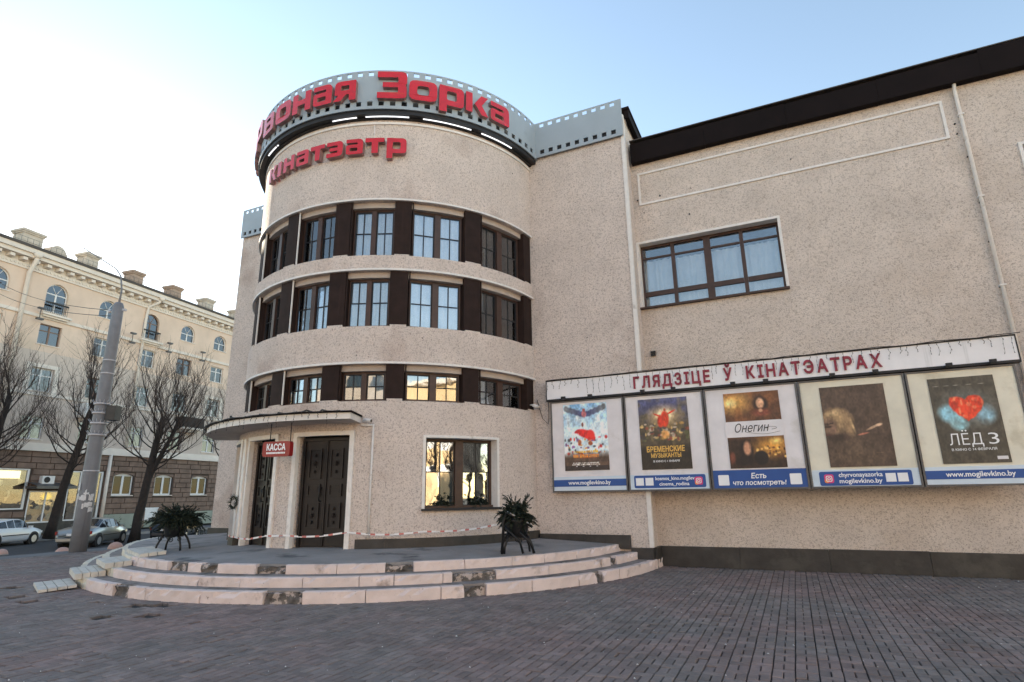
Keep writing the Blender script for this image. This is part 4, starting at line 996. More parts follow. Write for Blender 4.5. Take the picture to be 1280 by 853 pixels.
for i in range(5):
    x0, x1 = PX[i] + .012, PX[i + 1] - .012
    t = thing('poster_panel', PLAB[i], 'poster panel', ((x0 + x1) / 2, YP + .06, PZ0), group='poster panels under the header board', world=True)
    f_ = MB(); e = .035
    for q in ((x0, x1, PZ1 - e, PZ1), (x0, x1, PZ0, PZ0 + e), (x0, x0 + e, PZ0 + e, PZ1 - e), (x1 - e, x1, PZ0 + e, PZ1 - e)): f_.box(q[0], q[1], YP, YP + .10, q[2], q[3])
    f_.build('frame', 'grey_metal', t)
    b_ = MB(); b_.box(x0 + .004, x1 - .004, YP + .06, YP + .13, PZ0 + .004, PZ1 - .004); b_.build('back_sheet', 'grey_metal', t)
    y = YP + .022; sh = MB(); a, b = x0 + e, x1 - e
    zsplit = 2.08 if i == 2 else 2.03
    nx_, nz_ = 12, 14; rs = random.Random(i); vs = [(a + (b - a) * k / nx_, y + .004 * math.sin(k * 1.9 + j * 1.3 + i), zsplit + (PZ1 - e - zsplit) * j / nz_) for j in range(nz_ + 1) for k in range(nx_ + 1)]
    sh.add(vs, [(j * (nx_ + 1) + k, j * (nx_ + 1) + k + 1, (j + 1) * (nx_ + 1) + k + 1, (j + 1) * (nx_ + 1) + k) for j in range(nz_) for k in range(nx_)], 0, True)
    sh.build('paper_sheet', 'paper' if i < 3 else 'paper_old', t)
    fo = MB(); fo.box(a, b, y - .006, y + .03, PZ0 + e, zsplit); fo.build('footer', 'blue' if i == 2 else 'pale_blue', t)
    p0, p1, q0, q1 = PPOS[i]; poster(t, ARTS[i](), p0, p1, q0, q1, y - .008)
    yf = y - .0065; cx = (a + b) / 2; W_ = MB(); wp = lambda s, X, Z, size, **k: text_on(W_, s, X, Z, yf - .005, size, .003, **k)
    pw, ph_ = p1 - p0, q1 - q0; yq = y - .0145
    if i in (0, 4):
        bb = MB(); bb.box(a, b, yf - .004, yf, 1.80, 1.96); bb.build('blue_bar', 'blue', t); wp('www.mogilevkino.by', cx, 1.845, .13, bold=.022, align='C', width=1.05)
    elif i == 1:
        bb = MB(); rrect(bb, a + .09, b - .07, 1.735, 2.015, .04, yf); bb.build('blue_box', 'blue', t)
        for k in range(2): qq = MB(); qq.box(a + .13 + k * .22, a + .31 + k * .22, yf - .0075, yf - .0042, 1.79, 1.96); qq.build('white_square', 'print_white', t)
        wp('kosmos_kino.mogilev', a + .58, 1.905, .105, bold=.02, width=.86); wp('cinema_rodina', a + .66, 1.785, .105, bold=.02, width=.66); camera_mark(t, b - .22, 1.875, .085, yf - .0045)
    elif i == 2:
        for k in (a + .10, b - .32):
            qq = MB(); rrect(qq, k, k + .22, 1.76, 1.98, .02, yf); qq.build('white_square', 'print_white', t)
        wp('Есть', cx + .0, 1.90, .15, bold=.024, shear=.15, align='C', width=.30); wp('что посмотреть!', cx, 1.765, .13, bold=.024, shear=.15, align='C', width=1.05)
    else:
        bb = MB(); rrect(bb, a + .13, b - .12, 1.715, 1.995, .04, yf); bb.build('blue_box', 'blue', t); camera_mark(t, a + .30, 1.855, .085, yf - .0045)
        wp('chyrvonayazorka', a + .48, 1.885, .12, bold=.02, width=.76); wp('mogilevkino.by', a + .48, 1.765, .12, bold=.02, width=.74)
        for k in range(2): qq = MB(); qq.box(b - .56 + k * .20, b - .39 + k * .20, yf - .0075, yf - .0042, 1.775, 1.94); qq.build('white_square', 'print_white', t)
    # the posters' own printed lettering
    G = MB(); gp = lambda s, fx, fz, size, **k: text_on(G, s, p0 + pw * fx, q0 + ph_ * fz, yq, size, .002, **k)
    if i == 0:
        gp('ОГНИВО', .5, .245, .14, bold=.03, align='C', width=pw * .44); gp('В КИНО С 1 ЯНВАРЯ', .5, .10, .05, bold=.02, align='C', width=pw * .46) if False else None
        G = MB(); gp('•  •  •  •', .5, .05, .05, align='C', width=pw * .5)
    elif i == 1:
        gp('БРЕМЕНСКИЕ', .5, .245, .17, bold=.03, align='C', width=pw * .76); gp('МУЗЫКАНТЫ', .5, .165, .13, bold=.03, align='C', width=pw * .60)
        wp2 = MB(); text_on(wp2, 'В КИНО С 1 ЯНВАРЯ', p0 + pw * .5, q0 + ph_ * .10, yq, .06, .002, bold=.015, align='C', width=pw * .52); wp2.build('lettering', 'print_white', t)
    elif i == 2:
        bb = MB(); rrect(bb, p0 - .03, p1 + .02, q0 + ph_ * .405, q0 + ph_ * .615, .05, y - .0125, .003); bb.build('title_plate', 'paper', t); yq = y - .018
        gp('Онегин', .46, .47, .26, bold=.0, shear=.35, align='C', width=pw * .62)
        G.tube([(p0 + pw * f, yq, q0 + ph_ * (.455 + .02 * math.sin(f * 7))) for f in np.linspace(.35, .95, 14)], .004, 4)
        G.tube([(p0 + pw * (.80 + .10 * math.cos(k)), yq, q0 + ph_ * (.51 + .018 * math.sin(k))) for k in np.linspace(3, -1.5, 10)], .004, 4)
    elif i == 4:
        gp('ЛЁД', .16, .21, .30, bold=-.004, width=pw * .50); gp('3', .74, .21, .30, bold=-.004, width=pw * .15); gp('В КИНО С 14 ФЕВРАЛЯ', .5, .145, .06, bold=.01, align='C', width=pw * .66)
        bb = MB(); bb.box(p1 - .20, p1 - .04, yq - .003, yq - .001, q0 + .06, q0 + .12); bb.build('age_mark', 'paper', t)
    if G.v: G.build('lettering', {0: 'print_white', 1: 'gold', 2: 'ink', 4: 'print_white'}[i], t)
    if W_.v: W_.build('lettering', 'print_white', t)
    for k in (.25, .75):   # brackets carrying the panel off the wall
        yw = YB if (x0 + (x1 - x0) * k) < XB1 else YH
        bb = MB(); bb.box(x0 + (x1 - x0) * k - .02, x0 + (x1 - x0) * k + .02, YP + .131, yw + .01, PZ1 - .12, PZ1 - .08); bb.build('bracket', 'grey_metal', t)
# header board
hb = thing('header_board', 'long white header board with crimson capitals above the poster panels', 'sign', (-.6, YP + .05, 3.92), world=True)
m_ = MB(); m_.box(PX[0] - .05, PX[5] + .06, YP - .05, YP + .10, 3.945, 4.40); m_.build('board', 'board', hb)
m_ = MB(); m_.box(PX[0] - .07, PX[5] + .08, YP - .065, YP + .13, 4.402, 4.43); m_.box(PX[0] - .07, PX[5] + .08, YP - .058, YP + .13, 3.895, 3.943); m_.box(PX[0] - .07, PX[0] - .052, YP - .06, YP + .12, 3.943, 4.402); m_.box(PX[5] + .062, PX[5] + .08, YP - .06, YP + .12, 3.943, 4.402)
for x in (-5, -3.5, -1.5, .5, 2.5, 3.8): m_.box(x - .02, x + .02, YP + .101, (YB if x < XB1 else YH) + .01, 4.1, 4.14)
m_.build('board_edge', 'black', hb)
HT = 'ГЛЯДЗІЦЕ Ў КІНАТЭАТРАХ'; adv = []; x = 0
for ch in HT:
    if ch == ' ': x += .30; continue
    vs, fs = text_geo(ch, .37, .03, .03); w0 = min(v[0] for v in vs); w1 = max(v[0] for v in vs); adv.append((ch, x)); x += (w1 - w0) + .075
k_ = 5.08 / (x - .075)
for ch, xx in adv:
    L_ = MB(); vs, fs = text_geo(ch, .37, .03, .03); w0 = min(v[0] for v in vs)
    L_.add([(-3.17 + (xx + v[0] - w0) * k_, YP - .067 - v[2], 4.035 + v[1]) for v in vs], fs); L_.build('letter', 'crimson', hb)
for n, xs_ in enumerate((-4.92, -4.23, -2.95, -2.24, -.95, -.28, .99, 1.76, 2.98, 3.66)):
    lb = ['above the red creature poster, left of its pair', 'above the red creature poster, right of its pair', 'above the sunburst poster, left of its pair', 'above the sunburst poster, right of its pair', 'above the script title poster, left of its pair', 'above the script title poster, right of its pair', 'above the brown poster, left of its pair', 'above the brown poster, right of its pair', 'above the red heart poster, left of its pair', 'above the red heart poster, right of its pair'][n]
    t = thing('spotlight', 'small black spotlight ' + lb, 'spotlight', (xs_, YP - .06, 3.92), group='spotlights along the header board')
    a = MB(); a.taper(-.055, .055, -.17, -.09, -.03, .055, .012); a.build('lamp_head', 'black', t)
    a = MB(); a.tube([(0, 0, 0), (0, -.05, .02), (0, -.10, .015)], .013, 5); a.box(-.03, .03, -.004, .01, -.03, .03); a.build('arm', 'black', t)
def icicles(name, label, pts, seed, drop=(.08, .36), step=.16, ynormal=None):
    """cable with short hanging strings of tiny lamps, along a list of points"""
    r = random.Random(seed); mb = MB(); bulbs = MB(); P = [Vector(p) for p in pts]
    mb.tube(P, .009, 4)
    d = 0.; acc = []
    for a, b in zip(P[:-1], P[1:]):
        L_ = (b - a).length; n = max(1, int(L_ / step))
        for i in range(n): acc.append(a.lerp(b, (i + r.random() * .5) / n))
    for p in acc:
        ln = r.uniform(*drop); q = [p]; n = 4
        for k in range(1, n + 1): q.append(p + Vector((r.uniform(-.02, .02), r.uniform(-.008, .0), -ln * k / n)))
        mb.tube(q, .003, 3, sm=False)
        for c in q[1:]: bulbs.tube([c + Vector((0, 0, .012)), c + Vector((r.uniform(-.01, .01), -.004, -.016))], .006, 4)
    t = mb.build(name, 'cable'); tag(t, label, 'string lights'); bulbs.build('bulbs', 'cable', t)['kind'] = 'stuff'
    return t
rr_ = random.Random(12)
icicles('icicle_lights', 'dark icicle lights hanging over the white header board', [(PX[0] - .04 + i * .33, YP - .085, 4.425 + rr_.uniform(-.008, .02)) for i in range(30)], 4, (.12, .40), .13)
icicles('icicle_lights', 'dark icicle lights hanging from the door canopy edge', [tuple(cyl(a, CR1 + .075, CZ1 + .02 + rr_.uniform(-.01, .02))) for a in np.arange(-50, 24, 2.2)], 9, (.06, .28), .15)
tw = MB(); tw.tube([tuple(cyl(a, CR1 - .15 - .1 * math.sin(a), CZ1 + .06 + .03 * math.sin(a * 1.7))) for a in np.arange(-48, 22, 2)], .018, 5); tw.tube([(cyl(-31, RC + .3, 3.37)), (cyl(-30, RC + .32, 3.62))], .03, 5)
tag(tw.build('loose_cable', 'cable'), 'loose dark cable lying along the canopy top', 'cable')
ec = MB(); ec.tube([(-5.75, YB - .03, 4.0), (-5.6, YB - .05, 3.5), (-5.45, YB - .05, 3.35), (-5.4, YP + .05, 3.6), (-5.40, YP + .05, 4.1)], .01, 4); tag(ec.build('hanging_wire', 'cable'), 'thin dark wire sagging between tower and header board', 'wire')

# ================================================================== SMALL THINGS ON THE TOWER
kk = thing('ticket_sign', 'red box sign with white capitals hanging beside the doors', 'sign', (-9.66, 9.03, 2.62))
kk.rotation_euler = (0, 0, R_(9)); a = MB(); vs, fs = outline_geo([rounded([(-.33, -.15), (.33, -.15), (.33, .16), (-.33, .16)], .05)], .12); a.add([(v[0], -v[2], v[1]) for v in vs], fs); a.build('box', 'sign_red', kk)
a = MB(); text_on(a, 'КАССА', 0, -.02, -.062, .18, .004, .03, align='C', width=.46); text_on(a, 'билетная касса', 0, -.105, -.062, .07, .003, .01, align='C', width=.46) if False else None; a.build('lettering', 'print_white', kk)
a = MB()
rl2 = random.Random(6); x = -.23
while x < .23:
    w_ = rl2.uniform(.012, .03); a.box(x, x + w_, -.064, -.0605, -.095, -.062 + rl2.uniform(0, .008)); x += w_ + .008
a.build('small_print', 'print_white', kk)
a = MB(); a.tube([(-.25, .05, .15), (-.25, .05, .55)], .01, 5); a.tube([(.25, .05, .15), (.25, .05, .55)], .01, 5); a.tube([(-.32, .05, .0), (-.36, .9, .02)], .012, 5); a.build('hanger', 'iron', kk)
def cctv(label, phi, z, rot):
    p = cyl(phi, RC, z); t = thing('security_camera', label, 'camera', tuple(p), R_(phi))
    a = MB(); a.tube([(0, .01, 0), (0, -.05, 0), (.02, -.10, -.02)], .018, 6); a.build('mount', 'white', t)
    a = MB(); a.tube([(-.04, -.10, -.02), (.14, -.16, -.05)], [.04, .042], 10); a.build('housing', 'white', t)
    a = MB(); a.tube([(.141, -.1605, -.0505), (.150, -.163, -.052)], .032, 10); a.build('lens', 'black', t)
cctv('white security camera on the wall at the right end of the canopy', 25.2, 3.27, 0); cctv('small white security camera under the lowest window band beside the block', 84.0, 3.84, 0)
wr_ = MB(); p = cyl(-24.8, RC + .12, 1.55)
for k in range(170):
    a = rl2.uniform(0, 6.28); q = Vector(p) + Vector((.10 * math.cos(a), -.02, .13 * math.sin(a))); wr_.tube([q, q + Vector((rl2.gauss(0, .05), rl2.gauss(-.03, .03), rl2.gauss(0, .05)))], [.008, .002], 3, sm=False)
tag(wr_.build('wreath', 'needle'), 'small dark evergreen wreath on the ribbed pilaster', 'wreath')

# barrier tape: alternating red and white lengths
tp = thing('barrier_tape', 'red and white barrier tape stretched across the doors', 'tape', tuple(cyl(0, RC + .3, .8)), world=True)
anch = [(-26, .80), (-20, .78), (-3.9, .84), (2.9, .86), (22, .92), (42, .90), (66, 1.0)]
pts = []
for (a, za), (b, zb) in zip(anch[:-1], anch[1:]):
    n = max(2, int((b - a) / 1.2))
    for i in range(n):
        f = i / n; pts.append((a + (b - a) * f, za + (zb - za) * f - .05 * math.sin(math.pi * f) * (1 if b - a > 8 else .2)))
for i, ((a, za), (b, zb)) in enumerate(zip(pts[:-1], pts[1:])):
    A, B = cyl(a, RC + .16, za), cyl(b, RC + .16, zb); up = Vector((0, 0, .035 * (1 - .5 * (i % 5 == 2)))); t_ = Vector((math.sin(R_(a)), -math.cos(R_(a)), 0)) * .003
    tl_ = MB(); tl_.add([A, B, B + up, A + up, A + t_, B + t_, B + up + t_, A + up + t_], [(0, 1, 2, 3), (7, 6, 5, 4), (0, 4, 5, 1), (3, 2, 6, 7), (1, 5, 6, 2), (0, 3, 7, 4)]); tl_.build('tape_length', 'tape_red' if i % 3 == 1 else 'tape_white', tp)

# ---- planters
def fir_sprigs(mb, base, rx, rz, n, seed, droop=.35, lng=.42):
    r = random.Random(seed)
    for i in range(n):
        az = r.uniform(0, 6.283); el = r.uniform(-.1, 1.35); L_ = lng * r.uniform(.55, 1.1)
        d = Vector((math.cos(az) * math.cos(el) * rx, math.sin(az) * math.cos(el) * rx, math.sin(el) * rz)); p = Vector(base) + Vector((math.cos(az) * .10, math.sin(az) * .10, 0)); q = [p]
        for k in range(6): d = d + Vector((0, 0, -droop * .16)); p = p + d.normalized() * L_ / 6; q.append(p.copy())
        mb.tube(q, [.009, .008, .007, .006, .005, .004, .002], 3, sm=False)
        for k in range(1, 7):
            for s_ in range(15):
                t = r.random(); c = q[k - 1].lerp(q[k], t); dr = (q[k] - q[k - 1]).normalized(); o = dr.orthogonal().normalized(); o.rotate(Matrix.Rotation(r.uniform(0, 6.28), 3, dr)); nd = (o * .9 + dr * .7).normalized() * r.uniform(.045, .075) * (1.15 - .12 * k); wv = dr.cross(nd).normalized() * .010
                mb.add([c - wv, c + wv, c + nd], [(0, 1, 2)])
def fir_mass(mb, c, rad, n, seed, tail=None):
    r = random.Random(seed); C0 = Vector(c)
    def sprig(p, d, L_):
        q = [p]; 
        for k in range(4): d = (d + Vector((r.gauss(0, .15), r.gauss(0, .15), -.16))).normalized(); q.append(q[-1] + d * L_ / 4)
        mb.tube(q, [.007, .006, .005, .004, .002], 3, sm=False)
        for k in range(1, 5):
            dr = (q[k] - q[k - 1]).normalized()
            for s_ in range(11):
                c_ = q[k - 1].lerp(q[k], r.random()); o = dr.orthogonal().normalized(); o.rotate(Matrix.Rotation(r.uniform(0, 6.28), 3, dr)); nd = (o * .8 + dr * .8).normalized() * r.uniform(.035, .06); wv = dr.cross(nd).normalized() * .009; mb.add([c_ - wv, c_ + wv, c_ + nd], [(0, 1, 2)])
    for i in range(n):
        u = Vector((r.gauss(0, 1), r.gauss(0, 1), abs(r.gauss(.2, 1)) - .35)).normalized(); f = r.random() ** .45; p = C0 + Vector((u.x * rad[0] * f, u.y * rad[1] * f, u.z * rad[2] * f)); sprig(p, (u + Vector((r.gauss(0, .5), r.gauss(0, .5), r.gauss(0, .4)))).normalized(), r.uniform(.14, .30))
    for p, d, L_ in tail or []:
        for k in range(5): sprig(C0 + Vector(p) + Vector((r.gauss(0, .03), r.gauss(0, .03), r.gauss(0, .03))), (Vector(d) + Vector((r.gauss(0, .15), r.gauss(0, .15), r.gauss(0, .15)))).normalized(), L_)
def planter(name_label, loc, rz, kind):
    t = thing('planter', name_label, 'planter', loc, rz, group='forged iron planters on the platform')
    pot = MB(); pot.lathe([(.15, .30), (.19, .31), (.235, .50), (.25, .56), (.26, .60), (.25, .66), (.21, .60)], 18); pot.build('pot', 'iron', t)
    for k in range(4):
        sx = -1 if k % 2 else 1; sy = -1 if k < 2 else 1
        lg = MB(); lg.tube([(sx * .16, sy * .13, .34), (sx * .22, sy * .15, .25), (sx * .27, sy * .17, .12), (sx * .285, sy * .18, 0)], .022, 6); lg.build('leg', 'iron', t)
    for k in range(2):
        sy = -1 if k else 1; sc = MB()
        pts = [(-.16 - .055 + .075 * (1 - j / 26.) * math.cos(j * .42) , sy * .15, .27 + .075 * (1 - j / 26.) * math.sin(j * .42)) for j in range(24)]
        sc.tube(pts, .010, 5); sc.tube([(-.12, sy * .15, .30), (.12, sy * .15, .30)], .012, 5)
        pts = [(.02 + .06 * (1 - j / 26.) * math.cos(2.5 - j * .42), sy * .15, .235 + .06 * (1 - j / 26.) * math.sin(2.5 - j * .42)) for j in range(24)]
        sc.tube(pts, .010, 5); sc.build('scroll', 'iron', t)
    if kind == 'rail':
        a = MB(); a.tube([(-.33, -.19, 0), (-.29, -.19, .60), (-.24, -.19, .76), (.27, -.19, .48)], .026, 6); a.tube([(-.28, -.19, .5), (.02, -.19, .22), (.08, -.19, 0)], .024, 6); a.tube([(.02, -.19, .4), (.22, -.19, .2), (.30, -.19, 0)], .024, 6); a.build('side_rail', 'iron', t)
        a = MB(); a.box(-.25, .28, -.215, -.170, 0, .022, 0, Matrix.Translation((0, 0, .645)) @ Matrix.Rotation(R_(28), 4, 'Y')); a.build('pale_edge', 'band', t)
    return t
planter('black forged iron planter with scrolled legs near the left end of the steps', (-12.72, 9.15, .535), R_(22), 'scroll')
planter('black forged iron planter with a slanting pale edged rail before the ground floor window', (-5.02, 10.83, .545), R_(35), 'rail')
b1 = MB(); fir_mass(b1, (-12.72, 9.15, 1.18), (.40, .36, .19), 420, 3, [((-.4 * .906, -.4 * .424, .05), (-.9, -.42, .0), .36), ((.42 * .906, .42 * .424, .1), (.9, .42, .2), .34), ((.45 * .906, .45 * .424, -.05), (.8, .35, -.7), .32)]); tag(b1.build('fir_branches', 'needle'), 'wide dark spread of fir branches stuck in the left planter', 'fir branches')
b2 = MB(); fir_mass(b2, (-5.02, 10.83, 1.20), (.20, .19, .19), 260, 6, [((-.20 * .906, -.20 * .424, .08), (-.9, -.42, -.5), .30), ((-.1, 0, .2), (-.3, -.1, 1), .26), ((.12, .05, .2), (.2, .1, 1), .28)]); tag(b2.build('fir_branches', 'needle'), 'compact dark bunch of fir branches stuck in the right planter', 'fir branches')
for k, (cx_, lab) in enumerate(((.27, 'dark fir sprigs behind the ground floor window, left casement'), (.73, 'dark fir sprigs behind the ground floor window, right casement'))):
    sp = MB(); rs_ = random.Random(40 + k)
    fir_mass(sp, tuple(GM @ Vector((gwd * cx_, .34, WG[2] + .16))), (.26, .16, .13), 240, 60 + k)
    fir_mass(sp, tuple(GM @ Vector((gwd * (cx_ + .02), .34, WG[2] + .09))), (.36, .20, .06), 160, 70 + k)
    tag(sp.build('sill_sprigs', 'needle'), lab, 'fir branches', group='fir sprigs behind the window')

# ================================================================== APARTMENT HOUSE ACROSS THE STREET
LB0 = Vector((-49.87, 33.81, -.62)); LBR = math.atan2(.9926, -.1219)
ap = thing('apartment_building', 'four storey peach apartment house with a brown stone ground floor and roof chimneys', 'apartment house', tuple(LB0), LBR)
class LMB(MB):
    """facade frame: x along the street, y into the house, z = height above the plaza"""
    def build(s, name, mats, parent=ap):
        s.v = [(v[0], v[1], v[2] + .62) for v in s.v]; return MB.build(s, name, mats, parent)
COLS = [-15.0, -10.97, -6.9, -2.95, .95, 4.85, 8.8, 12.7]
S0, S1 = -24., 17.
holes_u, holes_m, wins = [], [], []
for i, c in enumerate(COLS):
    holes_u.append((c - .78, c + .78, 15.95 if i not in (1, 3) else 15.25, 17.47)); wins.append(('arch', c, 1.56, holes_u[-1][2], 17.47, i))
    holes_m.append((c - .78, c + .78, 12.75, 14.25)); wins.append(('sq', c, 1.56, 12.75, 14.25, i))
    holes_m.append((c - .78, c + .78, 9.35, 11.0)); wins.append(('sq', c, 1.56, 9.35, 11.0, i + 10))
    holes_m.append((c - .76, c + .76, 5.92, 7.55)); wins.append(('sq', c, 1.52, 5.92, 7.55, i + 20))
HALL = holes_u + holes_m
up = LMB(); wall_with_holes(up, S0, S1, 12.2, 18.3, 0, .35, [h for h in HALL if h[2] > 12]); up.build('upper_wall', 'peach')
lw_ = LMB(); wall_with_holes(lw_, S0, S1, 5.3, 12.198, 0, .35, [h for h in HALL if h[2] < 12]); lw_.build('lower_wall', 'peach_glare')
bk = LMB(); bk.box(S0, S1, .36, .40, 2.0, 18.4); bk.build('room_backing', 'dark_room')
bd = LMB(); bd.box(S0, S1, .41, 12.5, -.62, 18.9); bd.build('house_body', 'peach_glare')
GH = [(-14.6, -10.5, 1.1, 3.85), (-10.3, -7.95, .15, 2.35), (-7.7, -5.1, .2, 3.8), (-4.2, -2.45, 2.0, 3.72), (-.4, 1.35, 2.0, 3.70), (3.45, 5.2, 2.0, 3.68), (7.3, 9.05, 2.0, 3.68)]
gw = LMB(); wall_with_holes(gw, S0, S1, .55, 5.1, .06, .35, GH); gw.build('ground_floor_wall', 'mortar')
gp_ = LMB(); wall_with_holes(gp_, -4.7, S1, -.62, .54, -.06, .3, []); gp_.build('pale_plinth', 'green_plinth'); gp2 = LMB(); wall_with_holes(gp2, S0, -4.705, -.62, .54, .0, .3, [(-10.3, -7.95, .15, .54), (-7.7, -5.1, .2, .54)]); gp2.build('shop_plinth', 'plinth')
rb = random.Random(21); nb = 0; restb = LMB()
for row in range(11):
    z0 = .56 + row * .414; z1 = z0 + .395; s = S0 + (.0 if row % 2 else .62)
    while s < S1:
        e = min(S1, s + rb.uniform(1.05, 1.4)); segs = [(s, e)]
        for h in GH:
            if h[2] < z1 - .05 and h[3] > z0 + .05:
                ns = []
                for a, b in segs:
                    if b <= h[0] - .08 or a >= h[1] + .08: ns.append((a, b)); continue
                    if a < h[0] - .08: ns.append((a, h[0] - .08))
                    if b > h[1] + .08: ns.append((h[1] + .08, b))
                segs = ns
        for a, b in segs:
            if b - a < .10: continue
            vis = -16.5 < a < 9.5
            mb = LMB() if vis and nb < 300 else restb; y = rb.uniform(-.012, .012)
            mb.taper(a + .012, b - .012, -.03 + y, .07, z0, z1, .02)
            if mb is not restb: mb.build('stone_block', 'stone'); nb += 1
        s = e
if restb.v: restb.build('stone_courses', 'stone')['kind'] = 'stuff'
def ap_window(kind, c, wd, z0, z1, seed, frame='frame_white', t=.07, pn='pane_far'):
    r = random.Random(seed * 7 + 1); a, b = c - wd / 2, c + wd / 2; y = .16; fr = LMB(); panes = []
    zs = z1 - wd / 2 if kind == 'arch' else z1
    fr.box(a, a + t, y, y + .07, z0, zs); fr.box(b - t, b, y, y + .07, z0, zs); fr.box(a + t, b - t, y, y + .07, z0, z0 + t)
    fr.box(c - t * .8, c + t * .8, y - .01, y + .07, z0 + t, zs - (0 if kind == 'arch' else t))
    tr = zs - .04 if kind == 'arch' else z0 + (z1 - z0) * .68
    if pn == 'pane_dark': tr = z1 - t - .05
    fr.box(a + t, c - t * .8, y + .003, y + .068, tr - .04, tr + .04); fr.box(c + t * .8, b - t, y + .003, y + .068, tr - .04, tr + .04)
    if kind == 'arch':
        R0 = wd / 2
        for k in range(10):
            q0, q1 = math.pi * k / 10, math.pi * (k + 1) / 10
            vs = []
            for yy in (y, y + .07):
                for q, rr in ((q0, R0), (q1, R0), (q1, R0 - t), (q0, R0 - t)): vs.append((c + rr * math.cos(q), yy, zs + rr * math.sin(q)))
            fr.add(vs, [(0, 1, 2, 3), (7, 6, 5, 4), (0, 4, 5, 1), (2, 6, 7, 3)])
        for q in (math.pi / 3, 2 * math.pi / 3): fr.tube([(c, y + .03, zs), (c + R0 * .95 * math.cos(q), y + .03, zs + R0 * .95 * math.sin(q))], .025, 4)
    else: fr.box(a + t, b - t, y, y + .07, z1 - t, z1)
    wn = fr.build('window', frame)
    zz = [(z0 + t, tr - .04)] + ([(tr + .04, z1 - t)] if kind != 'arch' and pn != 'pane_dark' else [])
    for (p, q) in ((a + t, c - t * .8), (c + t * .8, b - t)):
        for (u, v) in zz: m = LMB(); j = r.uniform(-.006, .006); m.box(p, q, y + .03 + j, y + .036 + j, u, v); m.build('pane', pn, wn)
        if pn == 'pane_far' and r.random() < .55: m = LMB(); m.box(p + .02, q - .25 * r.random(), y + .12, y + .125, z0, zs); m.build('curtain', 'curtain' if r.random() < .5 else 'curtain_dark', wn)
    if kind == 'arch':
        m = LMB(); n = 10; vs = [(c, y + .03, zs + .02)] + [(c + (wd / 2 - t) * math.cos(math.pi * k / n), y + .03, zs + (wd / 2 - t) * math.sin(math.pi * k / n)) for k in range(n + 1)]
        vs += [(v[0], v[1] + .006, v[2]) for v in vs]; n2 = n + 2
        m.add(vs, [(0, k, k + 1) for k in range(1, n + 1)] + [(n2, n2 + k + 1, n2 + k) for k in range(1, n + 1)]); m.build('arched_pane', 'pane_far', wn)
        for sgn in (-1, 1):       # masonry that closes the corners above the arch
            m = LMB(); vs = []
            arcp = [(c + sgn * wd / 2 * math.cos(q), zs + wd / 2 * math.sin(q)) for q in np.linspace(0, math.pi / 2, 7)]
            poly = [(c + sgn * (wd / 2 + .002), z1 + .002)] + arcp[::-1]
            vs = [(p[0], 0.002, p[1]) for p in poly] + [(p[0], .34, p[1]) for p in poly]; k = len(poly)
            m.add(vs, [(0, i, i + 1) for i in range(1, k - 1)] + [(i, i + 1, i + 1 + k, i + k) for i in range(1, k - 1)]); m.build('arch_corner', 'peach', wn)
    sl = LMB(); sl.box(a - .08, b + .08, -.07, y, z0 - .07, z0 - .003); sl.build('sill', 'cream', wn)
    return wn
for i, (k, c, wd, z0, z1, sd_) in enumerate(wins):
    if c < 10: ap_window(k, c, wd, z0, z1, sd_, 'frame_brown' if (i * 5) % 7 in (1, 4) else 'frame_white')
for h in GH[3:]:
    ap_window('sq', (h[0] + h[1]) / 2, h[1] - h[0], h[2], h[3], int(h[0] * 10) % 50, 'frame_white', .12, 'pane_dark')
    a, b = h[0], h[1]; m = LMB()              # segmental heads
    n = 8; vs = []
    for k in range(n + 1):
        x = a + (b - a) * k / n; zt = h[3] - .20 * ((2 * k / n - 1) ** 2); vs += [(x, -.01, zt), (x, -.01, h[3] + .05), (x, .15, zt), (x, .15, h[3] + .05)]
    m.add(vs, [q for k in range(n) for q in ((4 * k, 4 * k + 4, 4 * k + 5, 4 * k + 1), (4 * k, 4 * k + 2, 4 * k + 6, 4 * k + 4))]); m.build('window_head', 'stone')
for c in (-10.97, 4.85):                         # broad pale surrounds of the third row
    tr_ = LMB()
    for q in ((c - 1.16, c - .80, 9.2, 11.3), (c + .80, c + 1.16, 9.2, 11.3), (c - .80, c + .80, 11.02, 11.3)): tr_.box(q[0], q[1], -.06, .02, q[2], q[3])
    tr_.build('pale_surround', 'cream')
for (za, zb, d, nm, mt) in ((17.86, 18.28, .10, 'frieze_moulding', 'cream'), (14.62, 14.86, .12, 'string_course', 'cream'), (9.0, 9.2, .10, 'string_course', 'cream'), (5.1, 5.42, .22, 'string_course', 'cream'), (5.421, 5.66, .12, 'string_course', 'cream'), (18.62, 18.9, .62, 'cornice', 'cream'), (18.901, 19.25, .78, 'cornice', 'cream'), (18.281, 18.619, .02, 'frieze', 'cream')):
    m = LMB(); m.box(S0 - .05, S1 + .05, -d, .30, za, zb); m.build(nm, mt)
mm = None
for k in range(int((11 - S0) / .83)):
    s = S0 + .2 + k * .83
    if mm is None:
        m = LMB(); m.taper(-.20, .20, -.50, 0, 18.30, 18.615, .05); mm = m.build('modillion', 'cream'); mm.location.x = s
    else: o = mm.copy(); COL.objects.link(o); o.location.x = s
dn = LMB()
for k in range(int((11 - S0) / .27)): dn.box(S0 + k * .27, S0 + k * .27 + .14, -.155, -.10, 18.03, 18.15)
dn.build('dentils', 'cream')['kind'] = 'stuff'
m = LMB(); m.box(S0 - .1, S1 + .1, -.86, 13.2, 19.251, 19.45)
m.add([(S0, -.70, 19.452), (S1, -.70, 19.452), (S1, 6, 20.25), (S0, 6, 20.25), (S1, 13, 19.33), (S0, 13, 19.33)], [(0, 1, 2, 3), (3, 2, 4, 5), (1, 4, 2), (0, 3, 5)]); m.build('roof', 'roof')
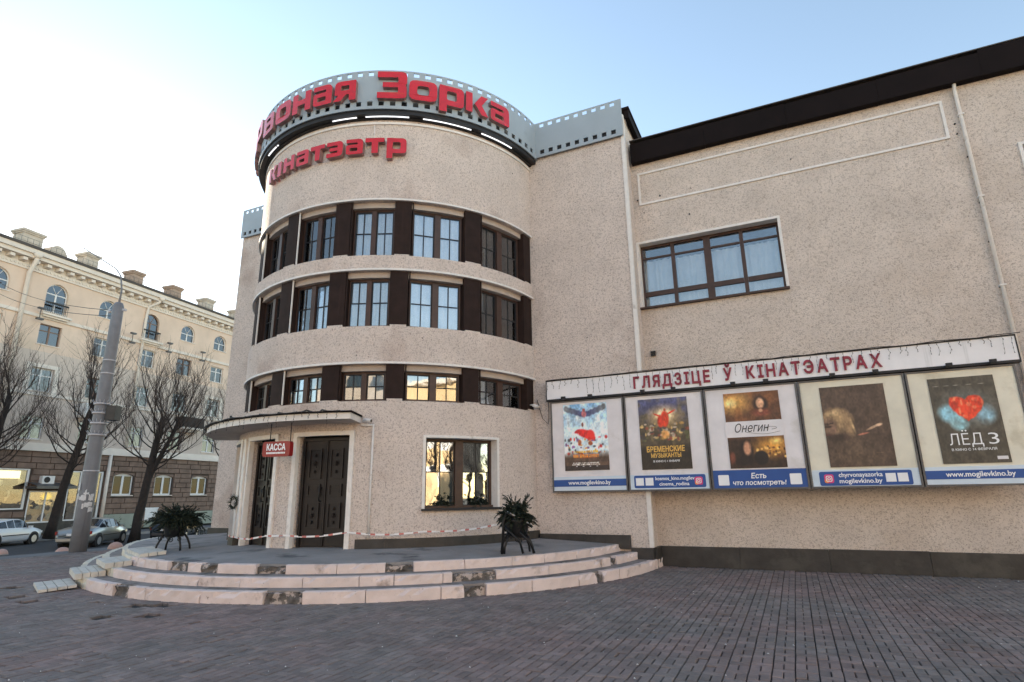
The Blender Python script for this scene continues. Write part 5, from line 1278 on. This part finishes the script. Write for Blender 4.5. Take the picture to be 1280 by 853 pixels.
for i, (c, wd) in enumerate(((-13.35, 1.35), (-8.9, .98), (-4.85, .98), (-.85, .98), (3.0, .98), (7.0, .98))):
    m = LMB(); y0 = .0; m.box(c - wd / 2, c + wd / 2, y0, y0 + 1.1, 19.2, 20.50); m.box(c - wd / 2 - .07, c + wd / 2 + .07, y0 - .07, y0 + 1.17, 20.501, 20.62); m.box(c - wd / 2 - .13, c + wd / 2 + .13, y0 - .13, y0 + 1.23, 20.621, 20.80); m.box(c - wd / 2 + .04, c + wd / 2 - .04, y0 - .02, y0 + 1.12, 19.9, 20.3)
    m.build('chimney', 'chimney' if i not in (2, 3) else 'chimney_red')
m = LMB()                                       # rounded dormer
n = 10; vs = []
for k in range(n + 1):
    q = math.pi * k / n
    for yy in (-.1, 1.6): vs.append((-11.55 + .72 * math.cos(q), yy, 19.35 + 1.05 * math.sin(q)))
m.add(vs, [(2 * k, 2 * k + 2, 2 * k + 3, 2 * k + 1) for k in range(n)] + [tuple(2 * k for k in range(n + 1))]); m.build('dormer', 'chimney')
m = LMB()
for k in range(90):
    s = S0 + k * .4
    if s < 11: m.tube([(s, -.55, 19.33), (s, -.55, 19.98)], .012, 3, cap=False)
for z in (19.65, 19.98): m.tube([(S0, -.55, z), (11, -.55, z)], .012, 3, cap=False)
m.build('roof_railing', 'grey_metal')['kind'] = 'stuff'
for s, elbow in ((-13.25, 0), (-3.65, 1.5), (-4.85, -1)):
    m = LMB()
    if elbow == -1: m.tube([(s, -.12, 5.2), (s, -.12, -.4)], .13, 8)
    elif elbow: m.tube([(s + .75, -.75, 18.9), (s + .65, -.6, 18.5), (s + .1, -.14, 18.0), (s, -.14, 17.2), (s, -.14, 5.7)], .11, 8); m.lathe([(.11, 18.6), (.3, 18.95)], 8, (s + .75, -.75))
    else: m.tube([(s, -.75, 18.8), (s, -.7, 18.5), (s, -.17, 17.6), (s, -.15, 5.7)], .15, 8); m.lathe([(.15, 18.6), (.36, 18.98)], 8, (s, -.75))
    m.build('downpipe', 'cream')
for c, z in ((-10.97, 15.1), (-2.95, 15.1)):
    b = LMB(); b.box(c - 1.05, c + 1.05, -.45, .0, z - .22, z - .06); b.box(c - .9, c + .9, -.32, .0, z - .36, z - .221); bb_ = b.build('balcony', 'cream')
    b = LMB()
    for k in range(13): b.tube([(c - .78 + k * .13, -.22, z - .06), (c - .78 + k * .13, -.22, z + .72)], .014, 4, cap=False)
    b.box(c - .82, c + .82, -.25, -.19, z + .72, z + .84); b.build('railing', 'black', bb_)
for c, z in ((-6.9, 8.9), (2.0, 8.9)):
    b = LMB(); b.box(c - 1.2, c + 1.2, -1.0, 0, z - 1.15, z - .98); b.box(c - .9, c + .9, -.7, 0, z - 1.32, z - 1.151); bb_ = b.build('balcony', 'cream')
    b = LMB(); b.box(c - 1.15, c + 1.15, -.95, -.90, z - .94, z - .05); b.box(c - 1.15, c - 1.10, -.899, 0, z - .94, z - .05); b.box(c + 1.10, c + 1.15, -.899, 0, z - .94, z - .05); b.build('parapet', 'frame_white' if c < 0 else 'black', bb_)
for s in (-12.2, -4.9, -1.3, 2.4):              # pairs of small floodlights on the string course
    b = LMB(); b.tube([(s, -.1, 14.5), (s, -.5, 14.5), (s, -.5, 15.15)], .03, 5); b.box(s - .22, s + .22, -.65, -.42, 15.12, 15.24); b.box(s - .22, s + .22, -.65, -.42, 14.32, 14.44); b.build('facade_lamp', 'grey_metal')
# shop fronts
def shopfront(x0, x1, z0, z1, cells, mats_, seed, t=.09):
    f = LMB(); y = .05
    f.box(x0, x1, y, y + .1, z1 - t, z1); f.box(x0, x1, y, y + .1, z0, z0 + t); f.box(x0, x0 + t, y, y + .1, z0 + t, z1 - t); f.box(x1 - t * 1.6, x1, y - .01, y + .1, z0 + t, z1 - t)
    for k in range(1, cells): s = x0 + (x1 - x0) * k / cells; f.box(s - t / 2, s + t / 2, y + .002, y + .098, z0 + t, z1 - t)
    w_ = f.build('shop_window', 'frame_white'); r = random.Random(seed)
    for k in range(cells):
        a, b = x0 + t / 2 + (x1 - x0 - t) * k / cells + t / 2, x0 + t / 2 + (x1 - x0 - t) * (k + 1) / cells - t / 2
        p = LMB(); p.box(a, b, y + .05, y + .056, z0 + t, z1 - t); p.build('pane', 'pane_shop', w_)
    bd_ = LMB(); bd_.box(x0, x1, .31, .345, z0, z1); bd_.build('display_backing', mats_, w_)
    for k in range(30):
        b = LMB(); a = r.uniform(x0 + .2, x1 - .3); zz = r.uniform(z0 + .1, z0 + (z1 - z0) * .75); b.lathe([(.0, 0), (r.uniform(.06, .22), r.uniform(.02, .1)), (r.uniform(.06, .25), r.uniform(.15, .4)), (.02, r.uniform(.42, .6))], 8, (a, .22)); b.v = [(v[0], .22 + (v[1] - .22) * .3, v[2] + zz) for v in b.v]; b.build('display_item', ('shop_warm', 'shop_dark', 'brown', 'curtain_warm')[r.randint(0, 3)], w_)
    return w_
M['pane_shop'] = glass('shop_pane', (.9, .9, .88), .04, .02, 1.)
w1 = shopfront(-14.6, -10.5, 1.1, 3.85, 1, 'shop_dark', 5)
b = LMB(); b.box(-14.0, -11.0, .17, .21, 3.18, 3.70); b.build('light_box', 'shop_bright', w1)
b = LMB(); b.add([(-13.6, .26, 2.05), (-11.0, .26, 2.05), (-11.3, .26, 2.55), (-12.0, .26, 2.85), (-12.7, .26, 2.7), (-13.6, .26, 2.4), (-13.6, .28, 2.05), (-11.0, .28, 2.05), (-11.3, .28, 2.55), (-12.0, .28, 2.85), (-12.7, .28, 2.7), (-13.6, .28, 2.4)], [tuple(range(6)), (0, 6, 7, 1), (1, 7, 8, 2), (2, 8, 9, 3), (3, 9, 10, 4), (4, 10, 11, 5)]); b.build('display_hanging', 'brown', w1)
w2 = shopfront(-10.3, -7.95, .15, 2.35, 2, 'shop_warm', 6)
b = LMB()
for k in range(14):
    q = k * .449; b.tube([(-9.0, .20, 1.95), (-9.0 + .42 * math.cos(q), .18, 1.95 + .30 * math.sin(q))], [.10, .03], 4)
b.build('yellow_flower', 'yellow', w2)
w3 = shopfront(-7.7, -5.1, .2, 3.8, 3, 'shop_dark', 7)
b = LMB(); b.box(-10.6, -7.8, -1.1, .05, 2.48, 2.66); b.add([(-10.6, -1.1, 2.661), (-7.8, -1.1, 2.661), (-7.8, .05, 2.95), (-10.6, .05, 2.95)], [(0, 1, 2, 3)]); b.build('shop_awning', 'grey_metal')
ac = thing('air_conditioner', 'white air conditioner box on the brown stone wall above the shop awning', 'air conditioner', tuple(LB0 + Matrix.Rotation(LBR, 3, 'Z') @ Vector((-9.45, 0, 0)) + Vector((0, 0, 3.45))), LBR)
a = MB(); a.box(-.42, .42, -.40, -.06, 0, .55); a.build('casing', 'frame_white', ac)
a = MB(); a.tube([(-.10, -.402, .275), (-.10, -.415, .275)], .21, 16); a.build('fan_grille', 'black', ac)
a = MB(); a.box(-.35, -.30, -.42, .0, -.06, -.003); a.box(.30, .35, -.42, .0, -.06, -.003); a.build('bracket', 'grey_metal', ac)
an = thing('roof_antenna', 'thin forked aerial on the apartment roof between two chimneys', 'aerial', tuple(LB0 + Matrix.Rotation(LBR, 3, 'Z') @ Vector((-4.0, .4, 0)) + Vector((0, 0, 20.0))), LBR)
a = MB(); a.tube([(0, 0, -.1), (.02, 0, 2.0)], .03, 5); a.build('mast', 'grey_metal', an); a = MB(); a.tube([(-.4, 0, 2.05), (.4, 0, 1.95)], .022, 5); a.tube([(-.25, 0, 1.75), (.3, 0, 1.68)], .018, 5); a.build('crossbar', 'grey_metal', an)
wb = thing('white_board', 'plain white board leaning on the pale green plinth behind the dark car', 'board', tuple(LB0 + Matrix.Rotation(LBR, 3, 'Z') @ Vector((-.6, -.30, 0))), LBR)
a = MB(); a.box(-.75, .75, -.03, 0, .55, 1.6, 0, Matrix.Rotation(R_(-6), 4, 'X')); a.build('sheet', 'frame_white', wb); a = MB(); a.box(-.7, -.62, .005, .05, 0, 1.5); a.box(.62, .7, .005, .05, 0, 1.5); a.build('prop', 'frame_brown', wb)

# ================================================================== STREET THINGS
LAT = Vector((.906, .424, 0)); DEP = Vector((-.424, .906, 0))
def cpos(px, dep, z):
    """a point seen at column px, dep metres ahead"""
    q = DEP * dep + Vector((0, 0, z - 1.65)); k = px - 640
    lat = (k * q.dot(_fw) - 724.7 * q.dot(_r2)) / (724.7 * LAT.dot(_r2) - k * LAT.dot(_fw)); p = LAT * lat + DEP * dep; return Vector((p.x, p.y, z))
# pole
PB = Vector((-21.77, 12.27, 0))
po = thing('street_pole', 'tall grey tapering street pole wrapped with spiked bands and torn paper', 'pole', tuple(PB))
a = MB(); a.lathe([(.255, -.02), (.245, 1.5), (.225, 4.0), (.19, 7.0), (.178, 8.55), (.13, 8.68), (.06, 8.72)], 20); a.build('shaft', 'pole', po)
for z in (2.62, 6.02, 6.5):
    r_ = .245 - z * .0083; a = MB(); a.lathe([(r_ - .01, z - .022), (r_ + .018, z - .022), (r_ + .018, z + .022), (r_ - .01, z + .022)], 20); a.build('band', 'band', po)
for n_, z in enumerate((3.82, 4.22, 4.58, 4.90)):
    r_ = .24 - z * .0075; a = MB(); a.lathe([(r_ - .01, z), (r_ + .05, z - .01), (r_ + .06, z + .05), (r_ - .01, z + .06)], 20)
    for k in range(16):
        q = k * math.pi / 8; d = Vector((math.cos(q), math.sin(q), 0)); a.tube([d * (r_ + .04) + Vector((0, 0, z + .04)), d * (r_ + .13) + Vector((0, 0, z + .16))], [.014, .004], 4)
    a.build('spiked_band', 'band', po)
a = MB(); a.box(.28, .62, -.16, .16, 4.35, 4.85, 0, Matrix.Rotation(R_(25), 4, 'Z')); a.box(.18, .30, -.04, .04, 4.5, 4.6, 0, Matrix.Rotation(R_(25), 4, 'Z')); a.build('junction_box', 'plinth', po)
rs_ = random.Random(5)
for k in range(26):
    q = R_(rs_.uniform(-150, 10)); z = rs_.gauss(1.75, .22); wv = rs_.uniform(.04, .16); hv = rs_.uniform(.05, .22); r_ = .262; a = MB(); vs = []
    for t in range(4):
        qq = q + wv / r_ * (t / 3 - .5); rr = r_ + rs_.uniform(0, .012)
        vs += [(rr * math.cos(qq), rr * math.sin(qq), z - hv / 2 * rs_.uniform(.6, 1.2)), (rr * math.cos(qq), rr * math.sin(qq), z + hv / 2 * rs_.uniform(.6, 1.2))]
    o = len(vs); vs += [(v[0] * .985, v[1] * .985, v[2]) for v in vs]
    a.add(vs, [(2 * t, 2 * t + 2, 2 * t + 3, 2 * t + 1) for t in range(3)] + [(o + 2 * t, o + 2 * t + 1, o + 2 * t + 3, o + 2 * t + 2) for t in range(3)] + [(2 * t, o + 2 * t, o + 2 * t + 2, 2 * t + 2) for t in range(3)]); a.build('paper_scrap', 'scrap', po)
a = MB(); L3 = LAT
a.tube([Vector((0, 0, 8.6)), Vector((0, 0, 9.2)) + L3 * .02, Vector((0, 0, 9.75)) - L3 * .10, Vector((0, 0, 10.05)) - L3 * .32, Vector((0, 0, 10.45)) - L3 * .95, Vector((0, 0, 10.95)) - L3 * 1.75], [.04, .03, .024, .022, .02, .018], 7); a.build('lamp_arm', 'pole', po)
a = MB(); a.box(-.04, .04, -.30, .0, 8.38, 8.46, 0, Matrix.Rotation(R_(115), 4, 'Z')); a.lathe([(.02, 8.30), (.06, 8.34), (.06, 8.42), (.02, 8.46)], 8, (-.28, -.12)); a.build('wire_clamp', 'band', po)
LBM = Matrix.Translation(LB0) @ Matrix.Rotation(LBR, 4, 'Z')
for n_, (s, z, pz_, lab) in enumerate(((-14.8, 16.3, 8.42, 'upper thin span wire from the pole top to the apartment facade'), (-14.9, 15.6, 8.2, 'lower thin span wire from the pole top to the apartment facade'))):
    A = LBM @ Vector((s, -.02, z + .62)); B = PB + Vector((-.2, -.05, pz_)); a = MB()
    a.tube([A.lerp(B, k / 16) - Vector((0, 0, .35 * 4 * (k / 16) * (1 - k / 16))) for k in range(17)], .016, 4)
    a.tube([A + Vector((.0, 0, 0)), A + Vector((.12, 0, 0))], .05, 6); tag(a.build('span_wire', 'cable'), lab, 'wire', group='span wires at the pole')
# bollards
for n_, (p, lab) in enumerate(((cpos(5, 27.0, 0), 'pinkish dome bollard near the white car, leftmost'), (cpos(79, 22.2, 0), 'pinkish dome bollard just left of the street pole'), (cpos(144, 21.3, 0), 'pinkish dome bollard just right of the street pole'))):
    z = gz(p.x) if p.x < -22.5 else 0; t = thing('dome_bollard', lab, 'bollard', (p.x, p.y, z - .01), n_ * 1.1, group='dome bollards along the road')
    a = MB(); a.lathe([(.23, 0), (.235, .05), (.212, .12), (.155, .19), (.08, .228), (.02, .237)], 18); a.build('dome', 'bollard', t)
    a = MB(); a.lathe([(.25, -.02), (.25, .018), (.22, .02)], 18); a.build('footing', 'kerb', t)
# trees
def bare_tree(label, base, seed, trunk, heads, n_shoot, shoot_len, side=0, rad=.20, group='bare pollarded street trees'):
    """trunk: list of (lateral, depthwise, height); heads: indices or points with shoots"""
    r = random.Random(seed); t = thing('bare_tree', label, 'tree', tuple(base), group=group)
    tk = MB(); br = MB(); tg = MB()
    to = lambda p: LAT * p[0] + DEP * p[1] + Vector((0, 0, p[2]))
    for k, st in enumerate(trunk):
        P = [to(p) for p in st]; H = P[-1].z; rr = rad if k == 0 else rad * .6
        Q = []; Rr = []
        for i in range(len(P) - 1):
            for f in (0, .33, .67): Q.append(P[i].lerp(P[i + 1], f) + Vector((r.gauss(0, .025), r.gauss(0, .025), 0))); Rr.append(rr * (1.0 - .42 * (i + f) / (len(P) - 1)) * (1.25 if i == 0 and f == 0 and k == 0 else 1))
        Q.append(P[-1]); Rr.append(rr * .62); tk.tube(Q, Rr, 9)
    tk.build('trunk', 'bark', t)
    def shoot(p, d, L_, r0, lvl):
        n = 5 if lvl < 2 else 4; q = [p]; rads = [r0]; dd = d.normalized()
        for k in range(n):
            dd = (dd + Vector((r.gauss(0, .13), r.gauss(0, .13), .10 + (.10 if lvl == 0 else .04)))).normalized(); q.append(q[-1] + dd * L_ / n); rads.append(r0 * (1 - .82 * (k + 1) / n))
        (br if lvl == 0 else tg).tube(q, rads, 5 if lvl == 0 else 3, cap=False, sm=lvl == 0)
        if lvl < 2:
            m = r.randint(7, 10) if lvl == 0 else r.randint(4, 6)
            for j in range(m):
                f = r.uniform(.2, 1.) * n; i = min(n - 1, int(f)); pp = q[i].lerp(q[i + 1], f - i); ax = (q[i + 1] - q[i]).normalized(); o = ax.orthogonal(); o.rotate(Matrix.Rotation(r.uniform(0, 6.28), 3, ax))
                shoot(pp, ax * .75 + o.normalized() * r.uniform(.35, .8), L_ * r.uniform(.32, .58), max(.0055, r0 * .45), lvl + 1)
    def main_branch(p, az, L_, el):
        d = Vector((math.cos(az) * math.cos(el), math.sin(az) * math.cos(el), math.sin(el))); q = [p]; rads = [.042 * L_ / 3.2]; n = 7
        for k in range(n):
            d = (d + Vector((r.gauss(0, .12), r.gauss(0, .12), .17))).normalized(); q.append(q[-1] + d * L_ / n); rads.append(rads[0] * (1 - .80 * (k + 1) / n))
        br.tube(q, rads, 5, cap=False)
        for j in range(r.randint(10, 14)):
            f = r.uniform(.18, 1.) * n; i = min(n - 1, int(f)); pp = q[i].lerp(q[i + 1], f - i); ax = (q[i + 1] - q[i]).normalized(); o = ax.orthogonal(); o.rotate(Matrix.Rotation(r.uniform(0, 6.28), 3, ax))
            shoot(pp, ax * .5 + o.normalized() * r.uniform(.3, .7) + Vector((0, 0, .5)), L_ * r.uniform(.30, .62), .017, 1)
    for k, st in enumerate(trunk):
        P = [to(p) for p in st]; ns, L0, fmin = heads[k]
        for j in range(ns):
            f = fmin + (1 - fmin) * (j + r.random()) / ns; x = f * (len(P) - 1); i = min(len(P) - 2, int(x)); p = P[i].lerp(P[i + 1], x - i)
            main_branch(p, j * 2.4 + r.uniform(-.5, .5), L0 * r.uniform(.7, 1.1) * (1.05 - .25 * f), .15 + .95 * ((f - fmin) / (1.001 - fmin)) ** 1.3 + r.uniform(-.15, .2))
    br.build('branches', 'bark', t)['kind'] = 'stuff'; tg.build('twigs', 'twig', t)['kind'] = 'stuff'
    return t
P2 = cpos(60, 37.6, -.62); P3 = cpos(168, 35.2, -.75); P4 = cpos(267, 47.5, -.62); P1 = cpos(-42, 36.5, -.62)
bare_tree('leaning bare tree beside the white car, in front of the shop windows', P2, 2, [[(0, 0, 0), (.45, 0, 3.2), (1.05, 0, 6.2), (1.45, .1, 9.0)]], [(24, 4.8, .42)], 15, 3.6, 7, .27)
bare_tree('large bare tree with a forked trunk right of the silver car', P3, 5, [[(0, 0, 0), (.10, 0, 2.2), (.40, 0, 5.0), (.62, .1, 7.2)], [(.15, 0, 3.2), (.9, .1, 5.2), (1.55, .2, 7.0)]], [(19, 4.9, .50), (11, 4.2, .45)], 15, 3.0, 6, .27)
bare_tree('slim bare tree seen close against the cinema corner', P4, 8, [[(0, 0, 0), (.05, 0, 3.5), (.1, 0, 6.5), (.3, 0, 9)]], [(18, 4.2, .45)], 10, 3., 6, .20)
bare_tree('bare tree at the left edge, only its branches in view', P1, 11, [[(0, 0, 0), (.2, 0, 3.2), (.5, 0, 6.2), (.7, .1, 8.8)]], [(24, 4.8, .40)], 14, 3.6, 8, .26)
sh = MB(); r = random.Random(4)
for k in range(420):
    q = Vector((r.gauss(0, .5), r.gauss(0, .22), abs(r.gauss(.35, .25)))); d = Vector((r.gauss(0, 1), r.gauss(0, 1), r.uniform(0, 1.2))).normalized() * .16; wv = d.cross(Vector((.3, .5, .7))).normalized() * .03; sh.add([q - wv, q + wv, q + d], [(0, 1, 2)])
so_ = sh.build('shrub', 'needle'); so_.matrix_world = LBM @ Matrix.Translation((-4.6, -.6, 0)); tag(so_, 'low dark shrub against the wall by the stone clad downpipe', 'shrub')

# cars
def car(label, pos, heading, paint, hatch=False):
    t = thing('parked_car', label, 'car', pos, heading, group='cars parked across the street')
    st = [(-2.2, .42, .60, .66, .70), (-2.16, .30, .80, .80, .80), (-2.02, .26, .92, .97, .83), (-1.62, .22, .94, 1.03 if not hatch else 1.10, .86), (-1.28, .20, .95, 1.06 if not hatch else 1.30, .87), (-.62, .20, .95, 1.40, .88), (-.1, .20, .94, 1.46, .88), (.45, .20, .93, 1.43, .88), (.72, .20, .93, 1.34, .88), (1.22, .20, .92, 1.00, .87), (1.6, .22, .86, .93, .85), (1.98, .25, .76, .82, .80), (2.14, .30, .64, .68, .72), (2.2, .38, .52, .55, .62)]
    rows = []
    for x, zl, zb, zt, w_ in st:
        cab = zt > zb + .12; wr = w_ * (.74 if cab else .86)
        half = [(0, zl), (w_ * .88, zl), (w_, zl + .14), (w_ * 1.01, (zl + zb) / 2 + .05), (w_ * .975, zb), (wr + (0 if cab else .0), zt - .045), (wr * .72, zt), (0, zt + .012)]
        rows.append([(x, -y, z) for y, z in half] + [(x, y, z) for y, z in half[::-1][1:-1]])
    n = len(rows[0]); body = MB(); gl = {'windscreen': [], 'rear_window': [], 'side_window': []}
    vs = [v for r_ in rows for v in r_]; fs = []
    for i in range(len(rows) - 1):
        for j in range(n):
            q = (i * n + j, i * n + (j + 1) % n, (i + 1) * n + (j + 1) % n, (i + 1) * n + j); fs.append(q)
            x0, x1 = st[i][0], st[i + 1][0]
            if j in (4, 9) and -1.3 <= x0 and x1 <= 1.25: gl['side_window'].append(q)
            if j in (5, 6, 7, 8):
                if .7 <= x0 and x1 <= 1.25: gl['windscreen'].append(q)
                if (-1.3 if not hatch else -2.05) <= x0 and x1 <= (-.6 if not hatch else -1.25): gl['rear_window'].append(q)
    fs += [tuple(range(n)), tuple((len(rows) - 1) * n + j for j in range(n))[::-1]]
    body.add(vs, fs, 0, True); b = body.build('body', paint, t)
    for k, qs in gl.items():
        g_ = MB()
        for q in qs:
            P = [Vector(vs[i]) for i in q]; c = sum(P, Vector()) / 4; nn = (P[1] - P[0]).cross(P[2] - P[0]).normalized()
            if nn.dot(c - Vector((c.x, 0, .7))) < 0: nn = -nn
            o = [c + (p - c) * (.88 if k == 'side_window' else .93) + nn * .012 for p in P]; g_.add(o + [c + (p - c) * .88 - nn * .01 for p in P], [(0, 1, 2, 3), (0, 4, 5, 1), (1, 5, 6, 2), (2, 6, 7, 3), (3, 7, 4, 0)])
        g_.build(k, 'car_glass', t)
    for sx in (-1.33, 1.36):
        for sy in (-1, 1):
            a = MB(); a.tube([(sx, sy * .60, .33), (sx, sy * .895, .33)], .385, 20); a.build('wheel_arch', 'black', t)
            a = MB(); y0 = sy * .70; y1 = sy * .905; a.tube([(sx, y0, .315), (sx, y1, .315), (sx, y1 + sy * .012, .315)], [.315, .315, .29], 20); wl = a.build('wheel', 'tyre', t)
            a = MB(); a.tube([(sx, y1, .315), (sx, y1 + sy * .016, .315)], .20, 14); a.build('rim', 'rim', wl)
    for sy in (-1, 1):
        a = MB(); a.box(-2.19, -2.05, sy * .80 - .05, sy * .80 + .03, .68, .84); a.build('tail_lamp', 'lamp_red', t)
        a = MB(); a.box(1.96, 2.12, sy * .66 - .12, sy * .66 + .12, .60, .72); a.build('head_lamp', 'lamp_clear', t)
        a = MB(); a.box(.78, .92, sy * .98 - .09, sy * .98 + .09, .92, 1.04); a.build('mirror', paint, t)
        a = MB(); a.box(-.95, .95, sy * .90 - .008, sy * .90 + .008, .56, .60); a.build('side_trim', 'black', t)
    a = MB(); a.box(-2.235, -2.20, -.27, .27, .62, .74); a.build('number_plate', 'frame_white', t)
    a = MB(); a.box(-2.26, -2.12, -.72, .72, .36, .50); a.build('rear_bumper', paint, t)
    a = MB(); a.box(2.05, 2.24, -.62, .62, .32, .44); a.build('front_bumper', paint, t)
    return t
HD = math.atan2(.82, -.57); hv = Vector((-.57, .82, 0)); lf = Vector((-.82, -.57, 0))
pr_ = cpos(122, 32.5, -.75)
car('silver sedan parked behind the street pole', tuple(pr_ + hv * 1.33 + lf * .88), HD, 'car_silver')
pw_ = cpos(38, 35.3, -.75)
car('white car cut off by the left edge of the photo', tuple(pw_ - hv * 1.36 + lf * .88), HD - .12, 'car_white', True)
pd_ = cpos(222, 36.5, -.75)
car('dark car half hidden behind the left planter', tuple(pd_ + hv * 1.2 + lf * .6), HD + .1, 'car_dark', True)

# ================================================================== HOUSE AND TREES MIRRORED IN THE WINDOWS, HOUSE ADDED FOR BOUNCE
gd = thing('ochre_building', 'sunlit ochre house mirrored in the ground floor window', 'house', (34, -6, 0), world=True)
a = MB()
hs = [(-6 - 36 + 4.2 * i, -6 - 36 + 4.2 * i + 1.7, 2.2 + 3.6 * j, 4.3 + 3.6 * j) for i in range(11) for j in range(3)]
wall_with_holes(a, -44, 3.4, -.4, 13.5, 0, .4, hs); a.v = [(34 + v[1], v[0], v[2]) for v in a.v]; a.f = [f[::-1] for f in a.f]; a.build('wall', 'gold_wall', gd)
a = MB(); a.box(34.41, 46, -44, 3.4, -.4, 13.4); a.build('house_body', 'dark_room', gd)
a = MB(); a.box(33.4, 46.5, -44.4, 3.8, 13.51, 14.0); a.build('cornice', 'cream', gd)
for h in hs:
    a = MB(); a.box(34.15, 34.2, h[0] + .02, h[1] - .02, h[2] + .02, h[3] - .02); a.box(34.12, 34.21, (h[0] + h[1]) / 2 - .05, (h[0] + h[1]) / 2 + .05, h[2] + .02, h[3] - .02); a.build('window', 'frame_white', gd)
pbk = thing('bounce_building', 'pale house added out of view to bounce sunlight onto the cinema', 'house', (-8, -44, 0), world=True)  # unseen house, added so its sunlit wall brightens the cinema front
a = MB(); hs = [(-48 + 4.4 * i, -48 + 4.4 * i + 1.8, 2.2 + 3.6 * j, 4.4 + 3.6 * j) for i in range(18) for j in range(4)]
wall_with_holes(a, -50, 32, -.4, 17, 0, .4, hs); a.v = [(-v[0] - 16, -44 - v[1], v[2]) for v in a.v]; a.build('wall', 'pale_wall', pbk)
a = MB(); a.box(-48, 34, -56, -44.41, -.4, 16.9); a.build('house_body', 'dark_room', pbk)
a = MB(); a.box(-48.4, 34.4, -56.4, -43.5, 17.01, 17.6); a.build('cornice', 'cream', pbk)
for h in hs:
    a = MB(); a.box(-h[1] - 15.98, -h[0] - 16.02, -44.2, -44.15, h[2] + .02, h[3] - .02); a.build('window', 'pane_far', pbk)
for n_, (x, y, lab) in enumerate(((19, 5.0, 'bare tree mirrored in the left casement of the ground floor window'), (23, 7.6, 'bare tree mirrored in the right casement of the ground floor window'))):
    bare_tree(lab, (x, y, -.03), 31 + n_, [[(0, 0, 0), (.1, 0, 2.5), (.3, .1, 5.5)]], [(14, 3.6, .4)], 10, 3., 3, .2, group=None)
for o in bpy.data.objects:
    if "_abs" in o: del o["_abs"]
